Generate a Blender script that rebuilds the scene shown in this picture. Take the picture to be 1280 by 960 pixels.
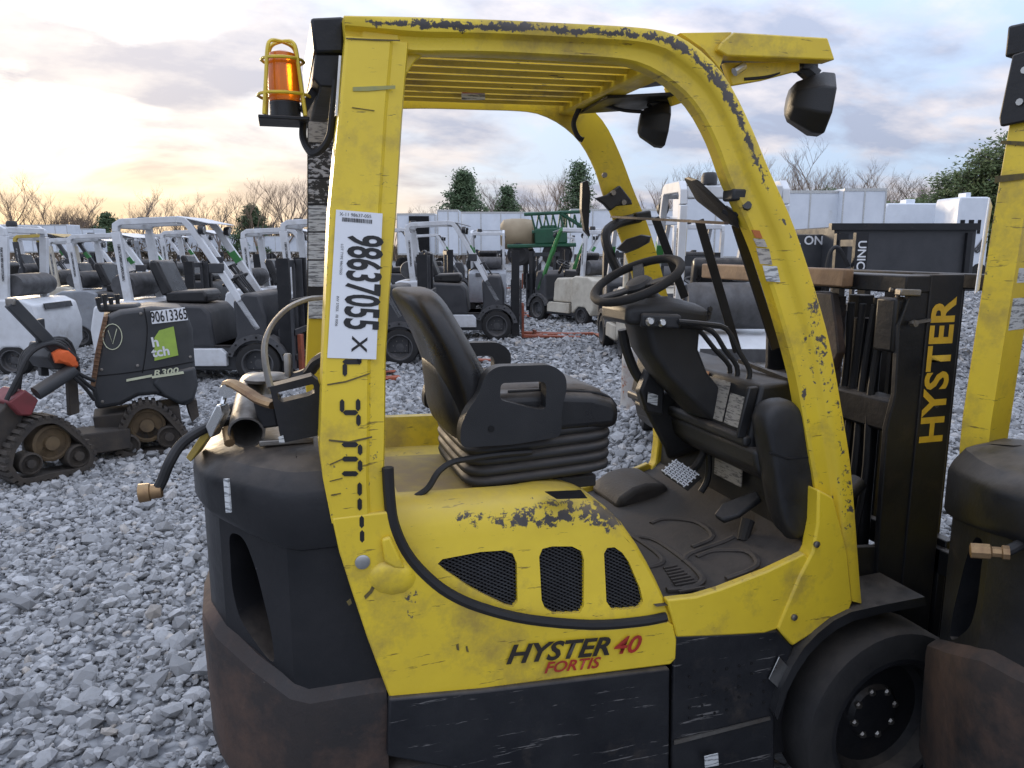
import bpy, bmesh, math, random
import numpy as np
from mathutils import Vector, Matrix
from mathutils.geometry import tessellate_polygon
R = math.radians
random.seed(7)
for o in list(bpy.data.objects): bpy.data.objects.remove(o)
sc = bpy.context.scene
# ------------------------------------------------------------------ camera
TH, FPX, HZ, CH = R(17), 950.0, 310.0, 1.62
PITCH = math.atan((480 - HZ) / FPX)
cam_d = bpy.data.cameras.new('camera'); cam = bpy.data.objects.new('camera', cam_d)
sc.collection.objects.link(cam); sc.camera = cam
cam.location = (0, 0, CH); cam.rotation_euler = (math.pi/2 - PITCH, 0, -TH)
cam_d.sensor_width = 36; cam_d.lens = FPX/1280*36; cam_d.clip_start = .05; cam_d.clip_end = 2000
sc.render.engine = 'CYCLES'; sc.render.resolution_x = 1024; sc.render.resolution_y = 768
# ------------------------------------------------------------------ light
SUN_AZ, SUN_EL = R(-15), R(7)          # azimuth from +Y towards +X: behind the trucks, to the left
w = bpy.data.worlds.new('World'); sc.world = w; w.use_nodes = True
nt = w.node_tree; nt.nodes.clear()
def N(t, kind, **kw):
    n = t.nodes.new(kind)
    for k, v in kw.items():
        if k.startswith('i_'):
            key = k[2:]; key = int(key) if key.isdigit() else key.replace('_', ' ')
            n.inputs[key].default_value = v
        else: setattr(n, k, v)
    return n
def Lk(t, a, b): t.links.new(a, b)
def ramp(t, fac, stops, interp='LINEAR'):
    r = N(t, 'ShaderNodeValToRGB'); r.color_ramp.interpolation = interp
    e = r.color_ramp.elements
    while len(e) < len(stops): e.new(.5)
    for el, (p, c) in zip(e, stops):
        el.position = p; el.color = (c, c, c, 1) if isinstance(c, (int, float)) else (*c, 1)
    if fac is not None: Lk(t, fac, r.inputs[0])
    return r
def mixc(t, fac, a, b, mode='MIX'):
    m = N(t, 'ShaderNodeMix', data_type='RGBA', blend_type=mode)
    for s, v in ((m.inputs[0], fac), (m.inputs[6], a), (m.inputs[7], b)):
        if isinstance(v, (int, float)): s.default_value = v
        elif isinstance(v, tuple): s.default_value = (*v, 1)
        else: Lk(t, v, s)
    return m.outputs[2]
def mth(t, op, a, b=None, c=None, clamp=False):
    m = N(t, 'ShaderNodeMath', operation=op); m.use_clamp = clamp
    for i, v in enumerate((a, b, c)):
        if v is None: continue
        if isinstance(v, (int, float)): m.inputs[i].default_value = v
        else: Lk(t, v, m.inputs[i])
    return m.outputs[0]
sky = N(nt, 'ShaderNodeTexSky', sky_type='NISHITA', sun_disc=False, sun_elevation=SUN_EL, sun_rotation=SUN_AZ,
        altitude=200, air_density=1.0, dust_density=1.5, ozone_density=2.0)
tc = N(nt, 'ShaderNodeTexCoord')
sep = N(nt, 'ShaderNodeSeparateXYZ'); Lk(nt, tc.outputs['Generated'], sep.inputs[0])
# cloud deck: project the view direction on a flat layer so that clouds thin out towards the horizon
zz = mth(nt, 'ADD', mth(nt, 'MAXIMUM', sep.outputs[2], 0.0), .24)
cmb = N(nt, 'ShaderNodeCombineXYZ')
Lk(nt, mth(nt, 'DIVIDE', sep.outputs[0], zz), cmb.inputs[0]); Lk(nt, mth(nt, 'DIVIDE', sep.outputs[1], zz), cmb.inputs[1])
mp = N(nt, 'ShaderNodeMapping'); mp.inputs['Location'].default_value = (3.1, 1.6, 0); mp.inputs['Scale'].default_value = (1.05, 1.35, 1)
mp.inputs['Rotation'].default_value = (0, 0, R(-17)); Lk(nt, cmb.outputs[0], mp.inputs[0])
n1 = N(nt, 'ShaderNodeTexNoise', i_Scale=1.25, i_Detail=8, i_Roughness=.55, i_Distortion=.35); Lk(nt, mp.outputs[0], n1.inputs['Vector'])
n2 = N(nt, 'ShaderNodeTexNoise', i_Scale=2.3, i_Detail=6, i_Roughness=.55); Lk(nt, mp.outputs[0], n2.inputs['Vector'])
cover = ramp(nt, n1.outputs[0], [(.40, 0), (.53, 1)]).outputs[0]
lit = ramp(nt, n2.outputs[0], [(.42, 0), (.62, 1)]).outputs[0]
# nearness to the sun's azimuth (light through the thin cloud near the horizon)
dot = N(nt, 'ShaderNodeVectorMath', operation='DOT_PRODUCT'); Lk(nt, tc.outputs['Generated'], dot.inputs[0])
dot.inputs[1].default_value = (math.sin(SUN_AZ)*math.cos(SUN_EL), math.cos(SUN_AZ)*math.cos(SUN_EL), math.sin(SUN_EL))
near_sun = ramp(nt, dot.outputs['Value'], [(.70, 0), (.93, .45), (1, 1)]).outputs[0]
c_dark = mixc(nt, near_sun, (1.95, 2.15, 2.8), (2.75, 2.6, 2.8))
c_lit = mixc(nt, near_sun, (4.0, 3.7, 3.75), (4.4, 4.0, 3.7))
cl = mixc(nt, lit, c_dark, c_lit)
clear = mixc(nt, .86, sky.outputs[0], mixc(nt, near_sun, (2.7, 3.35, 4.5), (4.0, 4.15, 4.4)))
skyc = mixc(nt, mth(nt, 'MULTIPLY', cover, .88), clear, cl)
glow = ramp(nt, mth(nt, 'MULTIPLY', ramp(nt, dot.outputs['Value'], [(.86, 0), (1, 1)]).outputs[0],
            ramp(nt, sep.outputs[2], [(.02, 1), (.13, 0)]).outputs[0]), [(0, 0), (1, 1)]).outputs[0]
skyc = mixc(nt, mth(nt, 'MULTIPLY', glow, .9), skyc, (7.4, 5.3, 3.0))
# fill light added: overcast-style brightening towards the unseen zenith, to lift the near truck
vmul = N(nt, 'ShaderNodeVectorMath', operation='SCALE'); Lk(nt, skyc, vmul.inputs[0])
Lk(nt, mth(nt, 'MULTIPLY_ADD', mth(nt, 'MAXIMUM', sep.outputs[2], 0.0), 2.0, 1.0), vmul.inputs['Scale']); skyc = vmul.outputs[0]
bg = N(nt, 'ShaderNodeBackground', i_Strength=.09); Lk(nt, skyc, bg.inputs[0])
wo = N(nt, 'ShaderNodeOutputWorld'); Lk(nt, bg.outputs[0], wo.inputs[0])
sun_d = bpy.data.lights.new('sun', 'SUN'); sun = bpy.data.objects.new('sun', sun_d); sc.collection.objects.link(sun)
sun_d.energy = .9; sun_d.angle = R(12); sun_d.color = (1, .78, .52)
dirv = Vector((math.sin(SUN_AZ)*math.cos(SUN_EL), math.cos(SUN_AZ)*math.cos(SUN_EL), math.sin(SUN_EL)))
sun.rotation_euler = (-dirv).to_track_quat('-Z', 'Y').to_euler()
vs = sc.view_settings; vs.view_transform = 'Standard'; vs.look = 'None'; vs.exposure = 1.05; vs.gamma = 1; vs.use_curve_mapping = False

# ------------------------------------------------------------------ geometry helpers
F_ = Vector((math.sin(TH)*math.cos(PITCH), math.cos(TH)*math.cos(PITCH), -math.sin(PITCH)))
R_ = Vector((math.cos(TH), -math.sin(TH), 0)); U_ = R_.cross(F_); H_ = Vector((math.sin(TH), math.cos(TH), 0)); C_ = Vector((0, 0, CH))
def ray(u, v): return F_*FPX + R_*(u-640) - U_*(v-480)
def at(u, v, y):            # survey point: where the sight line meets the vertical plane Y = y
    d = ray(u, v); return C_ + d*(y/d.y)
def atx(u, v, x): d = ray(u, v); return C_ + d*(x/d.x)
def atz(u, v, z): d = ray(u, v); return C_ + d*((z-CH)/d.z)
def atd(u, v, dist): d = ray(u, v); return C_ + d*(dist/d.dot(H_))
COL = sc.collection
def fill2d(loops):
    bm = bmesh.new(); es = []; k = 0
    for l in loops:
        vs_ = []
        for x, y in l: v_ = bm.verts.new((x, y, 0)); v_.index = k; k += 1; vs_.append(v_)
        es += [bm.edges.new((vs_[i], vs_[(i+1) % len(vs_)])) for i in range(len(vs_))]
    ids = {v_: i for i, v_ in enumerate(bm.verts)}
    bmesh.ops.triangle_fill(bm, edges=es, use_beauty=False, use_dissolve=False)
    out = [tuple(ids[v_] for v_ in f.verts) for f in bm.faces]; bm.free(); return out
class MB:
    def __init__(s): s.v = []; s.f = []; s.w = {}
    def add(s, vs, fs):
        b = len(s.v); s.v += [Vector(p) for p in vs]; s.f += [tuple(i+b for i in f) for f in fs]; return b
    def box(s, c, d, m=None):
        c = Vector(c); hx, hy, hz = d[0]/2, d[1]/2, d[2]/2
        ps = [Vector((x*hx, y*hy, z*hz)) for z in (-1, 1) for x, y in ((-1, -1), (1, -1), (1, 1), (-1, 1))]
        if m: ps = [m @ p for p in ps]
        s.add([c+p for p in ps], [(3, 2, 1, 0), (4, 5, 6, 7), (0, 1, 5, 4), (1, 2, 6, 5), (2, 3, 7, 6), (3, 0, 4, 7)]); return s
    def bb(s, x0, x1, y0, y1, z0, z1): return s.box(((x0+x1)/2, (y0+y1)/2, (z0+z1)/2), (abs(x1-x0), abs(y1-y0), abs(z1-z0)))
    def bar(s, p, q, a, b, side=(0, 1, 0)):     # rectangular bar: a across, b along side
        p, q = Vector(p), Vector(q); t = (q-p).normalized(); sd = Vector(side); sd = (sd - t*sd.dot(t)).normalized(); n = t.cross(sd)
        r = lambda c: [c+n*a/2+sd*b/2, c-n*a/2+sd*b/2, c-n*a/2-sd*b/2, c+n*a/2-sd*b/2]
        s.add(r(p)+r(q), [(0, 1, 2, 3), (7, 6, 5, 4)]+[(i, i+4, (i+1) % 4+4, (i+1) % 4) for i in range(4)]); return s
    def loft(s, rings, cap=True, closed=True):
        n = len(rings[0]); vs = [p for r in rings for p in r]; fs = []
        for k in range(len(rings)-1):
            for i in range(n if closed else n-1):
                j = (i+1) % n; fs.append((k*n+i, k*n+j, (k+1)*n+j, (k+1)*n+i))
        if cap: fs += [tuple(range(n))[::-1], tuple(range((len(rings)-1)*n, len(rings)*n))]
        return s.add(vs, fs)
    def tube(s, pts, r, n=8, cap=True, flat=1.0):
        pts = [Vector(p) for p in pts]; m = len(pts); rs = r if isinstance(r, (list, tuple)) else [r]*m
        rings = []; up = None
        for i in range(m):
            t = (pts[min(i+1, m-1)]-pts[max(i-1, 0)]).normalized()
            if up is None:
                up = Vector((0, 0, 1)) if abs(t.z) < .9 else Vector((1, 0, 0))
            up = (up - t*up.dot(t)).normalized(); b = t.cross(up)
            rings.append([pts[i]+(up*math.cos(2*math.pi*k/n)+b*math.sin(2*math.pi*k/n)*flat)*rs[i] for k in range(n)])
        s.loft(rings, cap); return s
    def lathe(s, prof, o, axis, n=24, cap=True):   # prof: (radius, along)
        o = Vector(o); ax = Vector(axis).normalized(); a = ax.orthogonal().normalized(); b = ax.cross(a)
        s.loft([[o+ax*h+(a*math.cos(2*math.pi*k/n)+b*math.sin(2*math.pi*k/n))*r for k in range(n)] for r, h in prof], cap); return s
    def prism(s, poly, off):
        poly = [Vector(p) for p in poly]; off = Vector(off); n = len(poly)
        s.add(poly+[p+off for p in poly], [tuple(range(n)), tuple(range(n, 2*n))[::-1]]+[(i, i+n, (i+1) % n+n, (i+1) % n) for i in range(n)]); return s
    def plate(s, outer, holes, off):              # flat plate with holes, extruded by off
        off = Vector(off); loops = [[Vector(p) for p in outer]]+[[Vector(p) for p in h] for h in holes]
        # project on best plane for the tessellation
        nrm = Vector((0, 0, 0)); L0 = loops[0]
        for i in range(len(L0)): nrm += L0[i].cross(L0[(i+1) % len(L0)])
        nrm.normalize(); a = nrm.orthogonal().normalized(); b = nrm.cross(a)
        tri = fill2d([[(p.dot(a), p.dot(b)) for p in l] for l in loops])
        fl = [p for l in loops for p in l]; n = len(fl)
        fs = [tuple(t) for t in tri]+[tuple(i+n for i in t[::-1]) for t in tri]
        k = 0
        for l in loops:
            m = len(l); fs += [(k+i, k+(i+1) % m, k+(i+1) % m+n, k+i+n) for i in range(m)]; k += m
        s.add(fl+[p+off for p in fl], fs); return s
    def build(s, name, mat, parent=None, bevel=0, ang=35, seg=2, sub=0, smooth=True):
        org = Vector((0, 0, 0)); p = parent
        while p is not None: org += p.location; p = p.parent
        me = bpy.data.meshes.new(name); me.from_pydata([tuple(p-org) for p in s.v], [], s.f)
        me.materials.append(mat)
        bm = bmesh.new(); bm.from_mesh(me); bmesh.ops.recalc_face_normals(bm, faces=bm.faces); bm.to_mesh(me); bm.free()
        if s.w:
            a = me.attributes.new('wear', 'FLOAT', 'POINT'); arr = [0.0]*len(s.v)
            for i, x in s.w.items(): arr[i] = x
            a.data.foreach_set('value', arr)
        if smooth:
            me.polygons.foreach_set('use_smooth', [True]*len(me.polygons)); me.set_sharp_from_angle(angle=R(ang))
        o = bpy.data.objects.new(name, me); COL.objects.link(o); o.parent = parent
        if bevel:
            b = o.modifiers.new('bevel', 'BEVEL'); b.width = bevel; b.segments = seg; b.limit_method = 'ANGLE'; b.angle_limit = R(38)
        if sub:
            u = o.modifiers.new('sub', 'SUBSURF'); u.levels = sub; u.render_levels = sub
        return o
def empty(name, loc, rz=0, parent=None):
    o = bpy.data.objects.new(name, None); COL.objects.link(o); o.location = loc; o.rotation_euler = (0, 0, rz); o.parent = parent
    o.empty_display_size = .2; return o
def tag(o, label=None, cat=None, group=None, kind=None):
    if label: o['label'] = label
    if cat: o['category'] = cat
    if group: o['group'] = group
    if kind: o['kind'] = kind
    return o
def copy_tree(o, parent=None, skip=()):
    c = o.copy(); COL.objects.link(c); c.parent = parent
    for ch in list(o.children):
        if ch.name.split('.')[0] in skip: continue
        copy_tree(ch, c, skip)
    return c
def cat(pts, k=6):          # smooth polyline through points
    pts = [Vector(p) for p in pts]; out = []
    for i in range(len(pts)-1):
        p0, p1, p2, p3 = pts[max(i-1, 0)], pts[i], pts[i+1], pts[min(i+2, len(pts)-1)]
        for j in range(k):
            t = j/k; out.append(.5*((2*p1)+(p2-p0)*t+(2*p0-5*p1+4*p2-p3)*t*t+(3*p1-p0-3*p2+p3)*t**3))
    return out+[pts[-1]]
def resample(pts, n):
    pts = [Vector(p) for p in pts]; d = [0]
    for a, b in zip(pts, pts[1:]): d.append(d[-1]+(b-a).length)
    out = []
    for i in range(n):
        t = d[-1]*i/(n-1); j = 0
        while j < len(d)-2 and d[j+1] < t: j += 1
        out.append(pts[j].lerp(pts[j+1], (t-d[j])/max(d[j+1]-d[j], 1e-9)))
    return out
def rnd_poly(pts, r=.012, k=4):      # round the corners of a planar polygon
    pts = [Vector(p) for p in pts]; n = len(pts); out = []
    for i in range(n):
        p, a, b = pts[i], pts[i-1], pts[(i+1) % n]
        ra = min(r, (a-p).length*.45); rb = min(r, (b-p).length*.45)
        s, e = p+(a-p).normalized()*ra, p+(b-p).normalized()*rb
        for j in range(k+1):
            t = j/k; out.append(s*(1-t)**2+p*2*t*(1-t)+e*t*t)
    return out
def text(name, string, mat, parent, o, xd, yd, size, depth=.001, shear=0, bold=0, sx=1.0, spacing=1.0, align='CENTER', lift=.0015):
    cu = bpy.data.curves.new('t', 'FONT'); cu.body = string; cu.size = 1; cu.shear = shear; cu.offset = bold; cu.space_character = spacing
    cu.align_x = align; cu.align_y = 'CENTER'; cu.resolution_u = 3
    ob = bpy.data.objects.new('t', cu); COL.objects.link(ob)
    dg = bpy.context.evaluated_depsgraph_get(); dg.update()
    me = bpy.data.meshes.new_from_object(ob.evaluated_get(dg)); bpy.data.objects.remove(ob); bpy.data.curves.remove(cu)
    xd = Vector(xd).normalized(); yd = Vector(yd); yd = (yd-xd*yd.dot(xd)).normalized(); n = xd.cross(yd)
    org = Vector((0, 0, 0)); p = parent
    while p is not None: org += p.location; p = p.parent
    for v in me.vertices:
        c = v.co; v.co = Vector(o)+xd*(c.x*size*sx)+yd*(c.y*size)+n*lift-org
    me.materials.clear(); me.materials.append(mat); me.name = name
    ob = bpy.data.objects.new(name, me); COL.objects.link(ob); ob.parent = parent
    return ob

# ------------------------------------------------------------------ materials
def mat(name, col, col2=None, vscale=6, rough=.5, metal=0, bump=0, bscale=80, chip=None, spots=(), dust=None, scratch=None, stain=None, trans=0, spec=.5, coat=0, emit=None):
    m = bpy.data.materials.new(name); m.use_nodes = True; t = m.node_tree; b = t.nodes['Principled BSDF']
    co = N(t, 'ShaderNodeTexCoord').outputs['Object']
    n = N(t, 'ShaderNodeTexNoise', i_Scale=vscale, i_Detail=4, i_Roughness=.62); Lk(t, co, n.inputs['Vector'])
    c = mixc(t, ramp(t, n.outputs[0], [(.32, 0), (.68, 1)]).outputs[0], tuple(col), tuple(col2 if col2 else [x*.82 for x in col]))
    rv = ramp(t, n.outputs[0], [(.3, max(rough-.1, .02)), (.7, min(rough+.12, 1))]).outputs[0]
    if stain:       # (colour, threshold, scale) soft stains
        n3 = N(t, 'ShaderNodeTexNoise', i_Scale=stain[2], i_Detail=6, i_Roughness=.7); Lk(t, co, n3.inputs['Vector'])
        c = mixc(t, ramp(t, n3.outputs[0], [(stain[1], 0), (stain[1]+.16, .75)]).outputs[0], c, stain[0])
    if scratch:     # (colour, amount, direction scale)
        mp = N(t, 'ShaderNodeMapping'); mp.inputs['Scale'].default_value = scratch[2]; mp.inputs['Rotation'].default_value = (.1, .12, .1); Lk(t, co, mp.inputs[0])
        n4 = N(t, 'ShaderNodeTexNoise', i_Scale=1, i_Detail=4, i_Roughness=.72); Lk(t, mp.outputs[0], n4.inputs['Vector'])
        c = mixc(t, ramp(t, n4.outputs[0], [(scratch[1], 0), (scratch[1]+.03, .8)]).outputs[0], c, scratch[0])
    if chip:        # (colour, threshold, scale)
        n5 = N(t, 'ShaderNodeTexNoise', i_Scale=chip[2], i_Detail=6, i_Roughness=.68, i_Distortion=.3); Lk(t, co, n5.inputs['Vector'])
        acc = N(t, 'ShaderNodeAttribute', attribute_name='wear').outputs['Fac']
        acc = mth(t, 'MULTIPLY', acc, .375)
        for (cx, cy, cz), (rx, ry, rz), st in spots:
            vm = N(t, 'ShaderNodeVectorMath', operation='SUBTRACT'); Lk(t, co, vm.inputs[0]); vm.inputs[1].default_value = (cx, cy, cz)
            vd = N(t, 'ShaderNodeVectorMath', operation='DIVIDE'); Lk(t, vm.outputs[0], vd.inputs[0]); vd.inputs[1].default_value = (rx, ry, rz)
            ln = N(t, 'ShaderNodeVectorMath', operation='LENGTH'); Lk(t, vd.outputs[0], ln.inputs[0])
            acc = mth(t, 'ADD', acc, mth(t, 'MULTIPLY', ramp(t, ln.outputs['Value'], [(.3, 1), (1, 0)]).outputs[0], st))
        s = mth(t, 'ADD', n5.outputs[0], acc)
        k = ramp(t, s, [(chip[1]-.012, 0), (chip[1]+.006, .45), (chip[1]+.03, 1)]).outputs[0]
        c = mixc(t, k, c, mixc(t, ramp(t, n.outputs[0], [(.35, 0), (.65, 1)]).outputs[0], chip[0], tuple(min(1, x*2.2) for x in chip[0]))); rv = mth(t, 'ADD', rv, mth(t, 'MULTIPLY', k, .25))
    if dust:        # (colour, amount): settles on faces that look up
        g = N(t, 'ShaderNodeNewGeometry'); sp = N(t, 'ShaderNodeSeparateXYZ'); Lk(t, g.outputs['Normal'], sp.inputs[0])
        n6 = N(t, 'ShaderNodeTexNoise', i_Scale=14, i_Detail=3, i_Roughness=.65); Lk(t, co, n6.inputs['Vector'])
        k = mth(t, 'MULTIPLY', ramp(t, sp.outputs[2], [(.35, 0), (.95, 1)]).outputs[0], mth(t, 'MULTIPLY', ramp(t, n6.outputs[0], [(.28, .25), (.62, 1)]).outputs[0], dust[1]))
        c = mixc(t, k, c, dust[0]); rv = mth(t, 'ADD', rv, mth(t, 'MULTIPLY', k, .3), clamp=True)
    Lk(t, c, b.inputs['Base Color']); Lk(t, rv, b.inputs['Roughness']); b.inputs['Metallic'].default_value = metal
    b.inputs['Specular IOR Level'].default_value = spec
    if trans: b.inputs['Transmission Weight'].default_value = trans
    if coat: b.inputs['Coat Weight'].default_value = coat
    if bump:
        nb = N(t, 'ShaderNodeTexNoise', i_Scale=bscale, i_Detail=3, i_Roughness=.6); Lk(t, co, nb.inputs['Vector'])
        bp = N(t, 'ShaderNodeBump', i_Strength=bump, i_Distance=.004); Lk(t, nb.outputs[0], bp.inputs['Height']); Lk(t, bp.outputs[0], b.inputs['Normal'])
    return m
DUST = (.20, .165, .13)
M = {}
# positions below are local to the forklift (origin 0.8, 2.0 on the ground)
M['yellow'] = mat('yellow_paint', (.78, .575, .036), (.68, .49, .032), 5, .36, bump=.12, bscale=40, chip=((.045, .04, .037), .765, 46),
    spots=[((-.20, -.33, .98), (.27, .09, .055), .29), ((-.04, -.33, .95), (.09, .08, .05), .25), ((-.42, -.33, .99), (.08, .07, .05), .17), ((.02, -.33, .90), (.10, .1, .12), .12), ((.50, -.36, 1.28), (.07, .06, .35), .10), ((.62, -.36, 1.0), (.06, .06, .25), .08),
           ((-.55, -.40, .83), (.03, .05, .09), .2), ((-.62, -.40, 1.25), (.12, .05, .25), .06)],
    scratch=((.15, .10, .025), .635, (9, 9, 80)), stain=((.33, .235, .06), .51, 4.5), dust=((.42, .31, .15), .5))
M['yellow_dusty'] = mat('dusty_yellow_paint', (.52, .38, .05), (.36, .26, .10), 9, .6, bump=.15, bscale=60, chip=((.05, .045, .04), .74, 20), dust=((.33, .25, .16), .8))
M['bpaint'] = mat('black_paint', (.010, .011, .013), (.018, .018, .020), 5, .40, bump=.35, bscale=28, spec=.35, scratch=((.10, .10, .10), .70, (12, 14, 40)), stain=((.05, .038, .03), .60, 3.5), chip=((.10, .07, .05), .82, 18), dust=(DUST, .5))
M['sill'] = mat('scraped_black_paint', (.010, .011, .014), (.02, .021, .024), 6, .42, bump=.3, bscale=30, spec=.35, scratch=((.17, .165, .16), .635, (5, 8, 80)), stain=((.06, .05, .042), .57, 5), chip=((.10, .08, .065), .745, 22), dust=(DUST, .4))
M['rust'] = mat('rusty_black_paint', (.020, .018, .018), (.035, .027, .024), 5, .7, stain=((.10, .058, .040), .44, 3.2), bump=.4, bscale=60, scratch=((.10, .09, .08), .70, (10, 12, 34)), chip=((.17, .085, .05), .70, 14))
M['plastic'] = mat('black_plastic', (.012, .0125, .014), (.02, .021, .023), 8, .45, bump=.25, bscale=400, dust=(DUST, .33))
M['vinyl'] = mat('black_vinyl', (.010, .010, .011), (.018, .018, .019), 7, .33, bump=.14, bscale=260, dust=((.30, .25, .2), .5))
M['bellow'] = mat('grey_rubber', (.018, .019, .021), (.028, .028, .030), 9, .6, bump=.1, dust=(DUST, .5))
M['mat'] = mat('dusty_rubber_mat', (.022, .020, .019), (.045, .038, .034), 7, .7, bump=.4, bscale=90, dust=((.10, .088, .078), .55))
M['rubber'] = mat('tyre_rubber', (.012, .012, .013), (.022, .021, .020), 9, .8, bump=.35, bscale=70, dust=((.12, .10, .08), .4))
M['gasket'] = mat('rubber_gasket', (.014, .014, .015), None, 9, .6)
M['steel'] = mat('dull_steel', (.30, .29, .27), (.18, .16, .14), 12, .45, metal=.9, bump=.2)
M['zinc'] = mat('zinc_plate', (.62, .63, .62), (.45, .45, .44), 15, .32, metal=1.0)
M['brass'] = mat('worn_brass', (.36, .24, .12), (.2, .12, .07), 20, .5, metal=.7)
M['white_sticker'] = mat('white_vinyl_sticker', (.80, .82, .84), (.74, .76, .79), 6, .35)
M['ink'] = mat('black_ink', (.012, .012, .013), None, 9, .45)
M['red_ink'] = mat('red_decal', (.42, .03, .02), (.33, .03, .02), 20, .4)
M['decal_black'] = mat('black_decal', (.03, .024, .018), None, 20, .4)
M['yellow_ink'] = mat('yellow_decal', (.72, .47, .03), (.6, .38, .03), 30, .45, chip=((.03, .03, .03), .74, 60))
M['orange_lens'] = mat('amber_lens', (.9, .25, .01), (.8, .18, .01), 9, .18, trans=.35)
M['hole'] = mat('dark_void', (.006, .006, .007), None, 9, .9)
M['mesh_wire'] = mat('black_expanded_metal', (.05, .052, .056), (.03, .03, .032), 20, .5, metal=.2)
M['orange_plate'] = mat('orange_warning_print', (.45, .13, .03), None, 9, .5)
M['green_plate'] = mat('green_print', (.05, .22, .10), None, 9, .5)
def label_mat(name, base, lines, sc):
    m = bpy.data.materials.new(name); m.use_nodes = True; t = m.node_tree; b = t.nodes['Principled BSDF']
    co = N(t, 'ShaderNodeTexCoord').outputs['Object']
    mp = N(t, 'ShaderNodeMapping'); mp.inputs['Scale'].default_value = sc; Lk(t, co, mp.inputs[0])
    wv = N(t, 'ShaderNodeTexNoise', i_Scale=1, i_Detail=3, i_Roughness=.7); Lk(t, mp.outputs[0], wv.inputs['Vector'])
    Lk(t, mixc(t, ramp(t, wv.outputs[0], [(.50, 0), (.58, 1)]).outputs[0], base, lines), b.inputs['Base Color']); b.inputs['Roughness'].default_value = .4
    return m
M['print'] = label_mat('fine_print_label', (.60, .62, .62), (.18, .19, .2), (22, 22, 190))
M['print_dirty'] = label_mat('dirty_fine_print_label', (.42, .39, .34), (.16, .15, .14), (30, 30, 190))
M['print_dark'] = label_mat('dark_fine_print_label', (.03, .032, .035), (.5, .5, .5), (50, 50, 120))
# ================================================================== the yellow forklift
YC = 2.06                    # centre line of the frame
YS = 2.0                     # centre line of seat and steering
FK = empty('forklift', (.8, 2.0, 0))
tag(FK, 'worn yellow forklift with white number sticker on its rear post, nearest and whole in view', 'forklift', 'yellow forklifts in front')
def mir(p): return Vector((p[0], 2*YC-p[1], p[2]))
def yn(z): return 1.6 + .085*max(0, min(1, (z-1.15)/.9))
def atg(u, v):              # point on the leaning outer face of the guard
    y = 1.6
    for _ in range(6): y = yn(at(u, v, y).z)
    return at(u, v, y)
# ---- counterweight
def cw_ring(z, zr, ins, sy=1.61):
    half = [(min(.19, .33-z*.19), sy+ins), (.02, sy+ins), (-.02+ins*.5, sy+.012+ins), (-.10+ins*.7, sy+.085+ins*.7), (-.175+ins, sy+.165+ins*.6), (-.195+ins, sy+.205+ins*.5), (-.215+ins, sy+.28), (-.225+ins, YC)]
    zs = [z, z, z+(zr-z)*.1, z+(zr-z)*.45, z+(zr-z)*.85, zr, zr, zr]
    pts = [Vector((x, y, k)) for (x, y), k in zip(half, zs)]
    return pts+[mir(p) for p in pts[-2::-1]]
b = MB(); rs = [cw_ring(1.172, 1.168, .13), cw_ring(1.165, 1.165, .075), cw_ring(1.145, 1.15, .03), cw_ring(1.11, 1.125, .006), cw_ring(1.09, 1.11, 0), cw_ring(.992, 1.045, 0), cw_ring(.978, 1.03, .006), cw_ring(.972, 1.02, .016)]
b.loft(rs, cap=True); CW = b.build('counterweight', M['bpaint'], FK, ang=28)
# recessed middle band with a hand-hold pocket in each rear corner
b = MB(); top, bot = cw_ring(.975, 1.025, .018), cw_ring(.64, .76, .018)
n = len(top)
fs = []
for i in range(n-1):
    if i in (3-1, 3, n-1-4, n-1-3): continue
    fs.append((i, i+1, n+i+1, n+i))
b.add(top+bot, fs)
def pocket(m):
    g = (lambda p: mir(p)) if m else (lambda p: p)
    A, D, Bq, E_ = top[2], top[4], bot[2], bot[4]
    def q(s, t): return A.lerp(D, s).lerp(Bq.lerp(E_, s), t)
    outer = [q(0, 0), q(1, 0), q(1, 1), q(0, 1)]
    hole = rnd_poly([q(.86, .10), q(.63, .08), q(.47, .30), q(.30, .72), q(.27, .97), q(.42, .97), q(.78, .83), q(.87, .6)], .03)
    nrm = (D-A).cross(Bq-A).normalized()
    if nrm.x < 0 or nrm.y < 0: nrm = Vector((abs(nrm.x), abs(nrm.y), 0)).normalized()
    fl = [g(p) for p in outer]; hl = [g(p) for p in hole]; bk = [g(p+nrm*.10) for p in hole]
    a_, b_ = (D-A).normalized(), Vector((0, 0, 1))
    tri = tessellate_polygon([[Vector((p.dot(a_), p.dot(b_), 0)) for p in outer], [Vector((p.dot(a_), p.dot(b_), 0)) for p in hole]])
    k = len(hl); base = b.add(fl+hl, [tuple(t) for t in tri])
    b.add(hl+bk, [(i, (i+1) % k, (i+1) % k+k, i+k) for i in range(k)]+[tuple(range(k, 2*k))])
pocket(False); pocket(True)
b.build('counterweight_body', M['bpaint'], FK, ang=28)
b = MB(); b.loft([cw_ring(.645, .765, .02), cw_ring(.62, .74, -.004), cw_ring(.60, .72, -.006), cw_ring(.34, .40, .0), cw_ring(.22, .25, .05)], cap=True)
CB = b.build('counterweight_base', M['rust'], FK, ang=28); CB['label'] = 'rust brown scraped lower edge of the counterweight'
b = MB(); b.prism([at(281, 598, 1.694), at(287, 598, 1.688), at(290, 640, 1.686), at(284, 640, 1.692)], (-.003, -.003, 0)); b.build('paper_tag', M['print'], FK)
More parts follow.
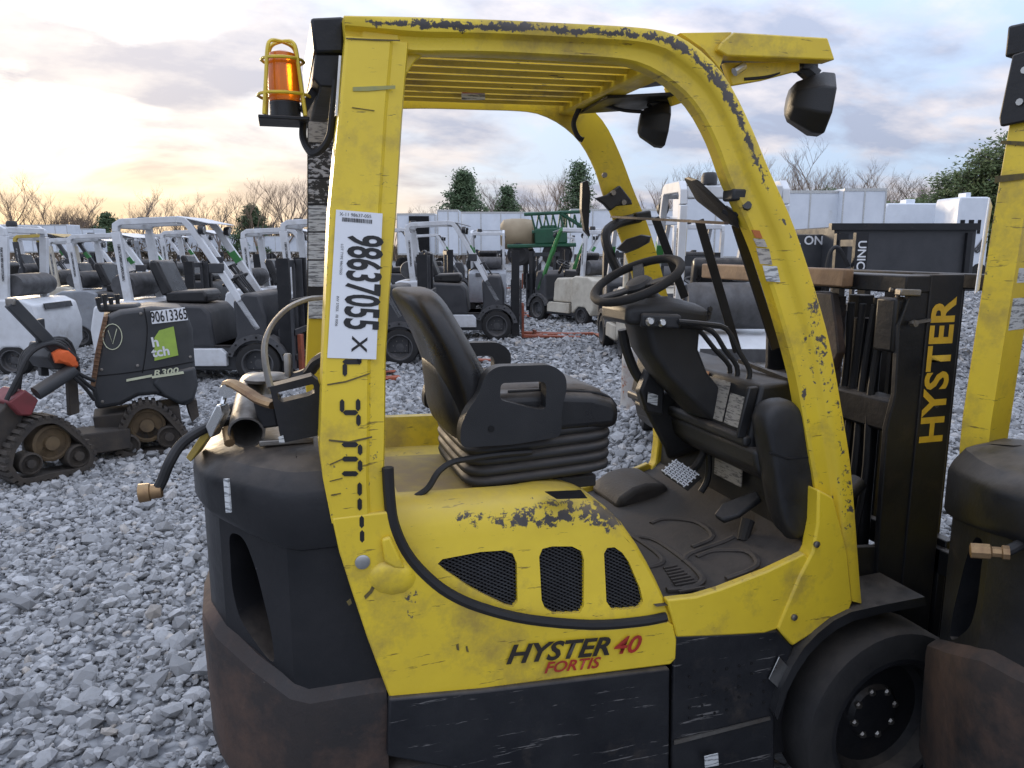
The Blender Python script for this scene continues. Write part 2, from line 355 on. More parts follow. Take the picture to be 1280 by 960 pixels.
# ---- rear legs
zl = [(432, 45, 513, 58), (424, 140, 505, 150), (412, 265, 497, 262), (407, 380, 488, 380), (404, 450, 484, 448), (400, 560, 483, 558), (404, 600, 482, 602), (415, 655, 484, 655)]
def leg(m, lean=1.0, xl=1.0, shift=Vector((0, 0, 0)), dep=.10):
    g0_ = mir if m else (lambda p: p); g = lambda p: g0_(p)+shift
    b = MB(); rings = []
    for u0, v0, u1, v1 in zl:
        a, c = atg(u0, v0), atg(u1, v1); y = 1.6+(a.y-1.6)*lean; z = a.z; a.x = .075+(a.x-.075)*xl; c.x = .205+(c.x-.205)*xl
        rings.append([g(Vector(p)) for p in ((a.x, y+.004, z), (a.x+.006, y, z), (c.x-.042, y, z), (c.x-.034, y+.008, z), (c.x-.004, y+.012, z), (c.x, y+.02, z), (c.x, y+dep-.015, z), (c.x-.03, y+dep-.015, z), (c.x-.03, y+dep, z), (a.x, y+dep, z))])
    b.loft(rings, True)
    for i in range(len(rings)):
        for q_, wv in ((0, .40), (1, .26), (2, .02), (3, .36), (4, .05), (5, .34)): b.w[i*10+q_] = wv
    return b
REAR = leg(False).build('rear_post', M['yellow'], FK, ang=30); REAR['label'] = 'yellow rear post with number sticker and black stencil marks'
REARF = leg(True).build('rear_post', M['yellow'], FK, ang=30); REARF['label'] = 'yellow rear post lined with printed warning labels'
# ---- guard hoops
outer = [(430, 18), (500, 19), (560, 21), (620, 23), (680, 26), (740, 29), (790, 32), (825, 36), (849, 43), (880, 64), (911, 99), (939, 153), (961, 206), (980, 248), (997, 289), (1024, 372), (1041, 437), (1055, 517), (1066, 590), (1076, 720), (1079, 755)]
inner = [(433, 47), (513, 62), (560, 63), (620, 64), (700, 68), (770, 72), (805, 79), (842, 99), (874, 130), (899, 175), (917, 225), (934, 262), (958, 321), (979, 386), (1000, 461), (1009, 506), (1020, 571), (1027, 613), (1035, 690), (1040, 745)]
NO = 64
oo = resample(cat([atg(*p) for p in outer], 5), NO)
# pair each outer station with an inner station
ii = resample(cat([atg(*p) for p in inner], 5), NO)
prof = [(0, .062), (0, .012), (.03, .003), (.09, 0), (.27, 0), (.44, .002), (.5, .008), (.56, .017), (.62, .019), (.93, .019), (1.0, .026), (1.0, .062)]
def hoop(m):
    g = mir if m else (lambda p: p)
    b = MB(); rings = []
    for a, c in zip(oo, ii): rings.append([g(a.lerp(c, t)+Vector((0, min(dy, .036) if m else dy, 0))) for t, dy in prof])
    b.loft(rings, True); k = len(prof)
    for i in range(NO):
        s = i/(NO-1)
        wv = 1.0 if s < .40 else max(0, 1-(s-.40)/.25)*.85+.18
        if s < .03: wv = .4
        b.w[i*k+3] = .5*wv; b.w[i*k+4] = 1.0*wv; b.w[i*k+2] = .35*wv; b.w[i*k+7] = .30; b.w[i*k+5] = .3*wv
        if .62 < s < .93: b.w[i*k+4] = .47; b.w[i*k+5] = .42; b.w[i*k+3] = .50; b.w[i*k+9] = .28
    return b
HOOP = hoop(False).build('guard_hoop', M['yellow'], FK, ang=40)
HOOPF = hoop(True).build('guard_hoop', M['yellow'], FK, ang=40)
# lower bracket of the near front leg and its twin
def bracket(m):
    g = mir if m else (lambda p: p)
    b = MB(); P = [(1023, 612), (1042, 622), (1060, 690), (1066, 752), (1062, 764), (991, 808), (972, 786), (1000, 720), (1016, 690), (1022, 655)]
    b.prism([g(at(u, v, 1.592)) for u, v in P], g(Vector((0, 2*YC+.05, 0)))-g(Vector((0, 2*YC, 0))) if not m else (0, -.05, 0))
    return b
bracket(False).build('leg_bracket', M['yellow'], FK, bevel=.006); bracket(True).build('leg_bracket', M['yellow'], FK, bevel=.006)
for u, v in ((1020, 680), (992, 771)):
    MB().lathe([(.009, 0), (.009, .006), (.005, .008)], at(u, v, 1.592), (0, -1, 0), 10).build('bolt', M['steel'], FK)
# ---- roof
for k in range(8):
    y = 1.79+k*.077
    b = MB(); x0, x1 = .27, .90
    b.prism([(x0, y-.031, 2.048), (x0, y-.024, 2.074), (x0, y+.024, 2.074), (x0, y+.031, 2.048), (x0, y+.026, 2.048), (x0, y+.018, 2.066), (x0, y-.018, 2.066), (x0, y-.026, 2.048)], (x1-x0, 0, .014))
    b.build('roof_bar', M['yellow'], FK)
b = MB(); b.bb(.19, .275, 1.70, 2.42, 2.015, 2.085); b.build('rear_header', M['yellow'], FK, bevel=.008)
b = MB(); b.bb(.89, .96, 1.715, 2.405, 2.04, 2.10); b.build('front_header', M['yellow'], FK, bevel=.008)
for g in (lambda p: p, mir):
    b = MB(); b.prism([g(Vector(p)) for p in ((.275, 1.725, 2.045), (.275, 1.725, 1.965), (.29, 1.725, 1.99), (.31, 1.725, 2.02), (.345, 1.725, 2.045))], g(Vector((0, 1.75, 0)))-g(Vector((0, 1.725, 0))))
    b.build('corner_gusset', M['yellow'], FK, bevel=.003)
b = MB(); p0 = at(577, 113, 2.22); b.prism([p0, at(606, 113, 2.22), at(606, 125, 2.22), at(577, 125, 2.22)], (0, -.003, 0)); b.build('warning_label', M['print'], FK)
b = MB(); b.prism([at(577, 113, 2.219)-Vector((0, .004, 0)), at(606, 113, 2.219)-Vector((0, .004, 0)), at(606, 117, 2.219)-Vector((0, .004, 0)), at(577, 117, 2.219)-Vector((0, .004, 0))], (0, -.002, 0)); b.build('warning_stripe', M['red_ink'], FK)
# front visor: near arm, far arm, plates beneath
b = MB(); P = [(918, 40), (1035, 47), (1044, 75), (909, 70), (897, 62), (903, 52)]
b.prism([at(u, v, 1.735) for u, v in P], (0, .05, 0)); b.build('visor_arm', M['yellow'], FK, bevel=.004)
b = MB(); b.prism([at(850, 41, 1.75), at(915, 40, 1.75), at(900, 84, 1.75), at(905, 92, 1.75), at(880, 62, 1.75)], (0, .04, 0)); b.build('visor_bracket', M['yellow'], FK, bevel=.003)
b = MB(); b.prism([at(906, 78, 1.79), at(1000, 77, 1.79), at(1000, 88, 1.79), at(955, 100, 1.79), at(915, 107, 1.79)], (0, .02, 0)); b.build('visor_bracket', M['yellow'], FK, bevel=.003)
b = MB(); b.prism([(1.08, 1.79, 2.098), (1.40, 1.79, 2.11), (1.40, 1.92, 2.11), (1.08, 2.22, 2.098)], (0, 0, .006)); b.build('visor_plate', M['bpaint'], FK)
b = MB(); b.prism([(.90, 2.04, 2.028), (1.10, 2.02, 2.045), (1.12, 2.26, 2.045), (.92, 2.29, 2.028)], (0, 0, .008)); b.build('visor_plate', M['bpaint'], FK)
b = MB(); b.prism([at(842, 132, 2.05), at(833, 108, 2.05), at(846, 104, 2.05), at(855, 118, 2.05), at(872, 112, 2.05), at(876, 121, 2.05)], (0, .02, 0)); b.build('visor_bracket', M['yellow'], FK, bevel=.003)
MB().tube([at(918, 90, 1.77), at(930, 82, 1.77)], .011, 8).build('bolt', M['zinc'], FK)
# work lights
def worklight(c, s, tilt, stem):
    b = MB(); c = Vector(c); ax = Vector((math.cos(tilt), math.sin(tilt), -.12)).normalized(); sd = Vector((0, 0, 1)).cross(ax).normalized(); up = ax.cross(sd)
    def ring(h, r, k): return [c+ax*h+(sd*math.cos(2*math.pi*(i+.5)/8)*k+up*math.sin(2*math.pi*(i+.5)/8))*r for i in range(8)]
    b.loft([ring(-s*.62, s*.36, 1), ring(-s*.5, s*.55, 1), ring(s*.12, s*.86, 1), ring(s*.42, s*.86, 1), ring(s*.45, s*.8, 1)], True)
    o = b.build('work_light', M['plastic'], FK, bevel=.004)
    b = MB(); b.loft([ring(s*.452, s*.76, 1), ring(s*.46, s*.7, 1)], True); b.build('lens', M['zinc'], o)
    b = MB(); b.tube([c+up*s*.7, stem], s*.24, 8); b.build('stem', M['plastic'], o)
    return o
worklight(at(1013, 130, 1.83), .098, R(-25), at(1004, 84, 1.84))
worklight(at(819, 156, 2.14), .078, R(-20), at(813, 126, 2.14))
b = MB(); b.box(at(1006, 85, 1.84), (.05, .05, .02)); b.build('lamp_mount', M['plastic'], FK, bevel=.004)
b = MB(); b.box(at(815, 126, 2.14), (.10, .10, .018)); b.build('lamp_mount', M['plastic'], FK, bevel=.004)
MB().tube(cat([at(1000, 92, 1.83), at(985, 88, 1.8), at(960, 96, 1.79), at(930, 99, 1.79)]), .004, 6).build('lamp_wire', M['gasket'], FK)
MB().tube(cat([at(806, 140, 2.14), at(780, 138, 2.15), at(757, 132, 2.18), at(735, 130, 2.25)]), .005, 6).build('lamp_wire', M['gasket'], FK)
MB().tube(cat([at(727, 130, 2.27), at(722, 140, 2.28), at(717, 155, 2.29), at(722, 170, 2.29), at(728, 175, 2.29)]), [.008]*24+[.011], 8).build('wire_sleeve', M['gasket'], FK)
# ---- rear roof box, beacon, hose
b = MB(); b.prism([at(388, 22, 1.74), at(430, 20, 1.74), at(430, 66, 1.74), at(393, 66, 1.74)], (0, .50, 0)); b.build('rear_box', M['bpaint'], FK, bevel=.006)
b = MB(); b.prism([at(394, 67, 1.75), at(429, 67, 1.75), at(426, 110, 1.75), at(400, 108, 1.75), at(391, 98, 1.75)], (0, .48, 0)); b.build('rear_box_skirt', M['bpaint'], FK, bevel=.004)
BC = empty('beacon', (0, 0, 0), 0, FK)
bc = at(357, 150, 1.86)
b = MB(); b.prism([bc+Vector(p) for p in ((-.058, -.05, -.006), (.05, -.05, -.006), (.05, .07, -.006), (-.058, .07, -.006))], (0, 0, .008)); b.build('beacon_tray', M['bpaint'], BC, bevel=.002)
b = MB(); b.lathe([(.034, 0), (.034, .035), (.030, .04)], bc, (0, 0, 1), 20); b.build('beacon_base', M['plastic'], BC)
b = MB(); b.lathe([(.033, .038), (.035, .05), (.033, .12), (.028, .14), (.012, .146)], bc, (0, 0, 1), 20); b.build('beacon_lens', M['orange_lens'], BC)
b = MB()
for a in range(4):
    t = a*math.pi/2+.75; d = Vector((math.cos(t), math.sin(t), 0))
    b.tube(cat([bc+d*.062+Vector((0, 0, .004)), bc+d*.05+Vector((0, 0, .09)), bc+d*.042+Vector((0, 0, .145)), bc+d*.03+Vector((0, 0, .162)), bc+d*.0+Vector((0, 0, .166))], 4), .0042, 6)
for zz_, rr in ((.05, .058), (.125, .046)):
    b.tube([bc+Vector((math.cos(k*.5236)*rr, math.sin(k*.5236)*rr, zz_)) for k in range(13)], .0036, 6)
b.build('beacon_cage', M['yellow'], BC)
b = MB(); b.bar(at(378, 140, 1.86), at(395, 110, 1.86), .018, .03); b.build('beacon_arm', M['bpaint'], BC)
MB().tube(cat([at(380, 150, 1.86), at(379, 172, 1.85), at(388, 190, 1.82), at(400, 188, 1.8), at(412, 170, 1.78), at(416, 140, 1.76), at(420, 100, 1.75)]), .0085, 8).build('beacon_hose', M['gasket'], FK)
MB().bar(at(420, 145, 1.70), at(425, 70, 1.71), .005, .006).build('hinge_rod', M['zinc'], FK)
# ---- printed labels on the far rear post (its inner face, and the strip behind the near post)
yi = 2*YC-1.6-.105
def lab(u0, v0, u1, v1, mt, name='printed_label', y=None, th=.003):
    b = MB()
    def pt(u, v):
        p = at(u, v, 2.4)
        yy = mir(Vector((0, yn(p.z), 0))).y-.103
        return at(u, v, yy)
    b.prism([pt(u0, v0), pt(u1, v0), pt(u1, v1), pt(u0, v1)], (0, -th, 0)); o = b.build(name, mt, FK); return o
lab(384, 150, 420, 371, M['plastic'], 'label_backing', th=.002)
for v0, v1, mt in ((152, 178, M['print_dirty']), (180, 222, M['print_dark']), (224, 254, M['print_dark']), (257, 289, M['print']), (291, 324, M['print']), (326, 358, M['print']), (373, 398, M['print'])):
    lab(385.5, v0, 416, v1, mt, th=.005)
# ---- side panel
gas = [(485, 585), (487, 620), (492, 655), (507, 690), (530, 718), (560, 742), (600, 760), (660, 775), (740, 782), (800, 778), (833, 772)]
G3 = cat([at(u, v, 1.602) for u, v in gas], 4)
low = [(415, 648), (424, 690), (440, 740), (460, 800), (487, 872), (600, 862), (720, 846), (838, 831), (845, 824), (846, 800), (842, 782)]
b = MB(); b.prism([at(u, v, 1.598) for u, v in low]+[p+Vector((0, -.004, -.008)) for p in G3[::-1]][:-5]+[at(484, 640, 1.598)], (0, .02, 0))
SP = b.build('side_panel', M['yellow'], FK, bevel=.004)
b = MB(); b.prism([mir(at(u, v, 1.598)) for u, v in low]+[mir(p+Vector((0, -.004, -.008))) for p in G3[::-1]][:-5]+[mir(at(484, 640, 1.598))], (0, -.02, 0)); b.build('side_panel', M['yellow'], FK, bevel=.004)
# pressed bulges by the foot of the post, plug
b = MB()
b.loft([[at(490+x*r, 722+y_*r, 1.598-d) for x, y_ in [(math.cos(k*.5236)*1.25, math.sin(k*.5236)*.9) for k in range(12)]] for r, d in ((24, 0), (20, .008), (13, .013), (4, .014))], True)
b.build('panel_boss', M['yellow'], FK, ang=60)
b = MB(); b.prism([at(u, v, 1.598) for u, v in ((476, 672), (487, 668), (497, 690), (506, 708), (492, 708), (480, 700))], (0, -.014, 0)); b.build('panel_boss', M['yellow'], FK, bevel=.006, seg=3)
MB().lathe([(.0165, 0), (.0165, .004), (.012, .006)], at(453, 702, 1.598), (0, -1, 0), 18).build('plug', M['zinc'], FK)
b = MB(); b.tube([p+Vector((0, .004, 0)) for p in G3], .013, 8); b.build('hood_seal', M['gasket'], FK)
b = MB(); b.tube([mir(p+Vector((0, .004, 0))) for p in G3], .013, 8); b.build('hood_seal', M['gasket'], FK)
# ---- hood: side plates with vent openings, moulded top
def ys(z): return 1.612+max(0, z-.70)*.20
def ath(u, v):
    y = 1.64
    for _ in range(6): y = ys(at(u, v, y).z)
    return at(u, v, y)
zt = lambda x: np.interp(x, [.2, .30, .6, .68, .73, .77, .81, .845, .88, .905, .925, .935], [1.045, 1.04, 1.032, 1.02, 1.0, .972, .93, .878, .81, .75, .70, .68])
SH = .945
redge = [Vector((x, ys(min(SH, zt(x)-.035)), min(SH, zt(x)-.035))) for x in np.linspace(.932, .72, 12)]
gin = [ath(u, v) for u, v in ((494, 655), (512, 693), (531, 717), (560, 741), (600, 759), (660, 774), (740, 781), (800, 777), (832, 770))]
gin[0] = Vector((.232, ys(.93), .93)); gin = [p for p in gin[:1]+[p for p in gin[1:] if p.z < .92]]
outl = gin + redge + [Vector((.5, ys(SH), SH)), Vector((.23, ys(SH), SH))]
V1 = [(547, 705), (553, 699), (600, 690), (630, 688), (641, 692), (646, 704), (647, 752), (641, 759), (632, 757), (590, 736), (556, 713)]
V2 = [(674, 696), (678, 686), (690, 683), (715, 683), (727, 689), (730, 700), (730, 757), (725, 766), (714, 767), (692, 767), (681, 760), (677, 750)]
V3 = [(755, 692), (759, 685), (768, 684), (778, 691), (786, 702), (800, 735), (804, 752), (799, 760), (780, 762), (765, 762), (758, 752)]
VS = [[ath(u, v) for u, v in V] for V in (V1, V2, V3)]
for g in (lambda p: p, mir):
    b = MB(); b.plate([g(p) for p in outl], [[g(p) for p in v] for v in VS], g(Vector((0, 1.014, 0)))-g(Vector((0, 1, 0)))); HS = b.build('hood_side', M['yellow'], FK)
    for v in VS:      # expanded metal set back in the opening
        fr = [p+Vector((0, .010, 0)) for p in v]
        b = MB(); cx = sum((p.x for p in fr))/len(fr); A2 = [(p.x, p.z) for p in fr]
        x0, x1 = min(a[0] for a in A2), max(a[0] for a in A2); z0, z1 = min(a[1] for a in A2), max(a[1] for a in A2)
        def clip(p, q):
            t0, t1 = 0, 1; d = (q[0]-p[0], q[1]-p[1]); m = len(A2)
            area = sum(A2[i][0]*A2[(i+1) % m][1]-A2[(i+1) % m][0]*A2[i][1] for i in range(m)); sg = 1 if area > 0 else -1
            for i in range(m):
                a, c = A2[i], A2[(i+1) % m]; nx, nz = -(c[1]-a[1])*sg, (c[0]-a[0])*sg
                den = nx*d[0]+nz*d[1]; num = nx*(p[0]-a[0])+nz*(p[1]-a[1])
                if abs(den) < 1e-9:
                    if num < 0: return None
                    continue
                t = -num/den
                if den > 0: t0 = max(t0, t)
                else: t1 = min(t1, t)
            return None if t1-t0 < .02 else ((p[0]+d[0]*t0, p[1]+d[1]*t0), (p[0]+d[0]*t1, p[1]+d[1]*t1))
        for s in (1, -1):
            for k in range(-40, 60):
                xx = x0+k*.0165; p, q = (xx, z0), (xx+s*(z1-z0)*1.9, z1); c = clip(p, q)
                if c:
                    (ax_, az), (bx, bz) = c
                    b.bar(g(Vector((ax_, ys(az)+.012+.002*s, az))), g(Vector((bx, ys(bz)+.012+.002*s, bz))), .0028, .002)
        o = b.build('vent_grille', M['mesh_wire'], FK, smooth=False)
        b = MB(); b.prism([g(p+Vector((0, .045, 0))) for p in v], g(Vector((0, 1.003, 0)))-g(Vector((0, 1, 0)))); b.build('vent_backing', M['hole'], FK)
b = MB(); rings = []
for x in list(np.linspace(.215, .66, 9))+[.69, .72, .75, .78, .81, .84, .865, .89, .91, .925, .935]:
    t = zt(x); s = min(SH, t-.035); y0 = ys(s); h = t-s
    pan = max(0, min(1, (.62-x)/.12))*max(0, min(1, (x-.20)/.05)); dp = .035*pan
    half = [(y0, s), (y0+.006, s+.35*h), (y0+.02, s+.72*h), (y0+.045, s+.93*h), (y0+.075, s+h), (y0+.10, s+h-.002), (y0+.118, s+h-.3*dp), (y0+.135, s+h-dp), (y0+.2, s+h-dp), (YC, s+h-dp)]
    fh = [(2*YC-yy, z_+(.055*pan if i in (4, 5) else .03*pan if i in (3, 6) else 0)) for i, (yy, z_) in enumerate(half)]
    rings.append([Vector((x, yy, z_)) for yy, z_ in half]+[Vector((x, yy, z_)) for yy, z_ in fh[-2::-1]])
b.loft(rings, cap=False, closed=False); b.build('hood_top', M['yellow'], FK, ang=50)
b = MB(); b.bb(.205, .225, 1.68, 2.44, .85, 1.05); b.build('hood_rear_edge', M['yellow_dusty'], FK, bevel=.006)
b = MB()
for k in range(3): b.add([], [])
b.prism([Vector((x, y, zt(x)-.035*max(0, min(1, (.62-x)/.12))+.0015)) for x, y in ((.25, 1.80), (.235, 2.0), (.25, 2.2), (.50, 2.2), (.50, 1.79), (.34, 1.77))], (0, 0, .0015)); b.build('dust_patch', M['yellow_dusty'], FK)
b = MB(); b.prism([atz(u, v, 1.034) for u, v in ((681, 615), (726, 613), (734, 623), (696, 624))], (0, 0, .0015)); b.build('anti_slip_patch', M['ink'], FK)
# ---- black sill and step
b = MB(); b.prism([at(u, v, 1.585) for u, v in ((486, 874), (600, 864), (838, 836), (836, 1010), (760, 1040), (640, 1010), (560, 960), (484, 946))], (0, .05, 0)); b.build('sill_panel', M['sill'], FK, bevel=.006)
b = MB(); b.prism([mir(at(u, v, 1.585)) for u, v in ((486, 874), (600, 864), (838, 836), (836, 1010), (760, 1040), (640, 1010), (560, 960), (484, 946))], (0, -.05, 0)); b.build('sill_panel', M['sill'], FK, bevel=.006)
for g, s in ((lambda p: p, 1), (mir, -1)):
    b = MB(); b.prism([g(at(u, v, 1.60)) for u, v in ((842, 795), (930, 792), (972, 788), (992, 808), (968, 890), (970, 1030), (838, 1040))], (0, .04*s, 0)); ST = b.build('step_panel', M['sill'], FK, bevel=.006)
    b = MB(); b.prism([g(at(u, v, 1.598)) for u, v in ((842, 925), (962, 895), (962, 899), (842, 930))], (0, -.004*s, 0)); b.build('step_edge', M['steel'], FK)
for r in range(5):
    for k in range(7):
        if (r*7+k) % 5 == 4 or (r > 2 and k > 5): continue
        u, v = 862+k*15.5, 898-r*13-k*3.4
        MB().lathe([(.004, 0), (.004, .0015)], at(u, v, 1.5985), (0, -1, 0), 8).build('step_hole', M['hole'], FK)
b = MB(); b.prism([at(u, v, 1.594) for u, v in ((960, 848), (973, 820), (987, 836), (977, 864))], (0, -.004, 0)); b.build('reflector', M['zinc'], FK, bevel=.001)
b = MB(); b.prism([at(u, v, 1.58) for u, v in ((880, 945), (897, 941), (898, 956), (881, 959))], (0, -.002, 0)); b.build('paper_tag', M['print'], FK)
# floor sill
for g, s in ((lambda p: p, 1), (mir, -1)):
    b = MB(); b.prism([g(at(u, v, 1.598)) for u, v in ((834, 750), (870, 746), (900, 737), (960, 714), (1006, 692), (1014, 700), (988, 750), (972, 787), (955, 792), (900, 795), (846, 797), (842, 780))], (0, .025*s, 0)); b.build('floor_sill', M['yellow'], FK, bevel=.005)
b = MB(); zf = lambda x: np.interp(x, [.88, 1.0, 1.06, 1.2, 1.31, 1.36], [.742, .738, .745, .772, .812, .86])
rings = [[Vector((x, y, zf(x)-(0 if abs(y-YC) < .36 else .012))) for y in (1.602, 1.63, 1.75, 2.06, 2.35, 2.49, 2.518)] for x in (.87, .94, 1.0, 1.06, 1.13, 1.2, 1.26, 1.31, 1.36)]
b.loft(rings, cap=False, closed=False); FM = b.build('floor_mat', M['mat'], FK, ang=50)
for pts in ([(.93, 1.66), (1.02, 1.66), (1.06, 1.72), (1.06, 1.95), (1.02, 2.02)], [(1.10, 1.65), (1.20, 1.66), (1.22, 1.74), (1.16, 1.80), (1.10, 1.80)], [(.93, 1.80), (1.0, 1.82), (1.02, 1.90), (1.0, 2.15)], [(1.12, 1.86), (1.20, 1.88), (1.21, 2.0), (1.15, 2.08), (1.10, 2.08)], [(.95, 2.05), (1.0, 2.2)], [(1.06, 1.80), (1.10, 1.83), (1.24, 1.83)]):
    b = MB(); b.tube([Vector((x, y, zf(x)+.001)) for x, y in [(p.x, p.y) for p in cat([Vector((x, y, 0)) for x, y in pts], 4)]], .006, 6, flat=1.6); b.build('mat_rib', M['mat'], FM)
for k in range(9):
    y = 1.64+k*.018; b = MB(); b.bar(Vector((.955+k*.004, y, zf(.955)+.002)), Vector((1.03, y+.002, zf(1.03)+.002)), .007, .005, (0, 0, 1)); b.build('mat_rib', M['mat'], FM)
# left hump of the floor by the far leg
b = MB(); b.loft([[Vector((x, y, z)) for x, z in ((1.06, .74), (1.08, .78), (1.13, .81), (1.18, .82), (1.25, .815), (1.30, .74))] for y in (2.26, 2.49)], True); b.build('floor_hump', M['mat'], FK, bevel=.02, seg=3)
# chassis below
b = MB(); b.bb(.2, 1.5, 1.66, 2.46, .18, .60); b.bb(.95, 1.45, 1.64, 2.48, .55, .72); b.build('chassis', M['bpaint'], FK, bevel=.01)
# ---- front fender and wheels
arch = [(968, 892), (978, 858), (991, 832), (1005, 810), (1022, 792), (1042, 776), (1064, 765), (1100, 757), (1156, 746)]
arch2 = [(972, 900), (984, 865), (997, 840), (1011, 819), (1027, 802), (1046, 787), (1067, 776), (1102, 767), (1158, 757)]
for g, s in ((lambda p: p, 1), (mir, -1)):
    b = MB(); A_ = [g(at(u, v, 1.575)) for u, v in arch]; B_ = [g(at(u, v, 1.575)) for u, v in arch2]
    off = Vector((0, .17*s, 0))
    b.loft([[a, b2, b2+off, a+off] for a, b2 in zip(A_, B_)], True); b.build('fender', M['plastic'], FK, ang=30)
    b = MB(); b.prism([g(Vector(p)) for p in ((1.42, 1.76, .3), (1.46, 1.76, .75), (1.80, 1.76, .72), (1.83, 1.76, .3))], (0, .02*s, 0)); b.build('fender_liner', M['plastic'], FK)
def wheel(parent, c, rad, wid, sgn, rim=.66, bolts=8, name='wheel', org=True, br=.40, tyre=None, disc=None):
    W_ = empty(name, (0, 0, 0), 0, parent); c = Vector(c); ax = (0, sgn, 0)
    MB().lathe([(rad*.7, wid*.5), (rad*.90, wid*.5), (rad*.97, wid*.46), (rad, wid*.34), (rad, -wid*.34), (rad*.97, -wid*.46), (rad*.90, -wid*.5), (rad*.7, -wid*.5)], c, ax, 40, cap=False).build('tyre', tyre or M['rubber'], W_, ang=40)
    d = disc or M['bpaint']
    RM = MB().lathe([(rad*.715, wid*.5), (rad*rim*1.02, wid*.51), (rad*rim*.97, wid*.46), (rad*rim*.93, wid*.12), (rad*.55, wid*.02), (rad*.30, wid*.02), (rad*.26, wid*.10), (rad*.12, wid*.13), (.001, wid*.13)], c, ax, 32, cap=False).build('rim', d, W_, ang=35)
    b = MB()
    for k in range(bolts):
        t = 2*math.pi*(k+.3)/bolts
        b = MB().lathe([(rad*.042, 0), (rad*.042, rad*.05), (rad*.025, rad*.07)], c+Vector((math.cos(t)*rad*br, sgn*wid*.02, math.sin(t)*rad*br)), ax, 6); b.build('wheel_nut', M['steel'], W_)
    return W_
for s in (-1, 1):
    wheel(FK, (1.60, YC+s*.43, .285), .285, .16, s, br=.25)
    wheel(FK, (.28, YC+s*.40, .215), .215, .14, s, br=.35)

# tape smear, dents and scrape lines on the near rear post
def on_post(name, pts, mt, th=.0015): b = MB(); b.prism([atg(u, v)+Vector((0, -.0006, 0)) for u, v in pts], (0, -th, 0)); b.build(name, mt, FK)
M['tape'] = mat('old_green_tape', (.26, .27, .12), (.36, .33, .10), 30, .6)
M['scrape'] = mat('dark_scrape', (.06, .05, .025), (.16, .12, .03), 60, .7)
on_post('tape_strip', [(441, 109), (494, 107), (494, 111), (460, 114), (441, 114)], M['tape'])
for pts in ([(409, 480), (432, 476), (462, 466), (462, 467.5), (432, 478), (409, 481.5)], [(411, 549), (436, 551.5), (465, 545), (465, 547), (436, 554), (411, 551)], [(412, 580), (430, 572), (431, 573), (412, 581.5)], [(412, 601), (428, 597), (428, 598), (412, 602)], [(414, 618), (426, 616), (426, 617), (414, 619.5)], [(432, 47.5), (470, 49), (500, 50), (500, 51.5), (470, 51), (432, 49)], [(440, 134), (468, 138), (468, 138.8), (440, 135)]): on_post('scrape_line', pts, M['scrape'])
for pts in ([(455, 745), (462, 738), (468, 726), (471, 730), (465, 741), (457, 749)], [(433, 752), (438, 748), (440, 754), (436, 757)], [(570, 806), (573, 804), (574, 813), (571, 812)], [(582, 808), (584, 807), (586, 815), (583, 814)]):
    b = MB(); b.prism([at(u, v, 1.5975) for u, v in pts], (0, -.0012, 0)); b.build('paint_chip', M['scrape'], FK)
# ---- seat
SE = empty('seat', (0, 0, 0), 0, FK)
def srect(cx, cy, hx, hy, z, n=24, e=2.6, dz=None):
    out = []
    for k in range(n):
        t = 2*math.pi*k/n; c, s = math.cos(t), math.sin(t)
        x = cx+hx*math.copysign(abs(c)**(2/e), c); y = cy+hy*math.copysign(abs(s)**(2/e), s)
        out.append(Vector((x, y, z+(dz(x, y) if dz else 0))))
    return out
secs = [(.42, .53, 1.13, .19), (.40, .535, 1.19, .212), (.392, .528, 1.25, .222), (.375, .50, 1.32, .224), (.348, .462, 1.39, .215), (.32, .432, 1.445, .2), (.296, .410, 1.485, .18), (.288, .390, 1.508, .16), (.30, .370, 1.522, .125)]
b = MB(); b.loft([srect((a+c)/2, YS-.005, (c-a)/2, h, z, 28, 2.8, lambda x, y: -.25*(y-YS)**2+.0) for a, c, z, h in secs], True)
b.build('backrest', M['vinyl'], SE, ang=70, sub=1)
# moulded shell on the back of the backrest
b = MB(); b.loft([srect((a+c)/2, YS, (c-a)/2, h, z, 24, 3) for a, c, z, h in ((.41, .50, 1.12, .18), (.384, .49, 1.18, .20), (.380, .48, 1.25, .19), (.372, .46, 1.30, .16), (.366, .44, 1.335, .12))], True)
b.build('back_shell', M['plastic'], SE, ang=70, sub=1)
b = MB(); P = [(.455, 1.15), (.835, 1.155), (.842, 1.205), (.82, 1.232), (.76, 1.25), (.62, 1.262), (.47, 1.262)]
b.prism([Vector((x, 1.775, z)) for x, z in P], (0, .45, 0)); b.build('cushion', M['vinyl'], SE, bevel=.022, seg=4)
b = MB(); P = [(.50, 1.262), (.62, 1.267), (.76, 1.256), (.815, 1.24)]
b.loft([[Vector((x, y, z+(.006 if .05 < (y-1.84)/.32 < .95 else -.004))) for x, z in P] for y in (1.84, 1.86, 1.93, 2.0, 2.07, 2.14, 2.16)], cap=False, closed=False); b.build('cushion_insert', M['vinyl'], SE, ang=60)
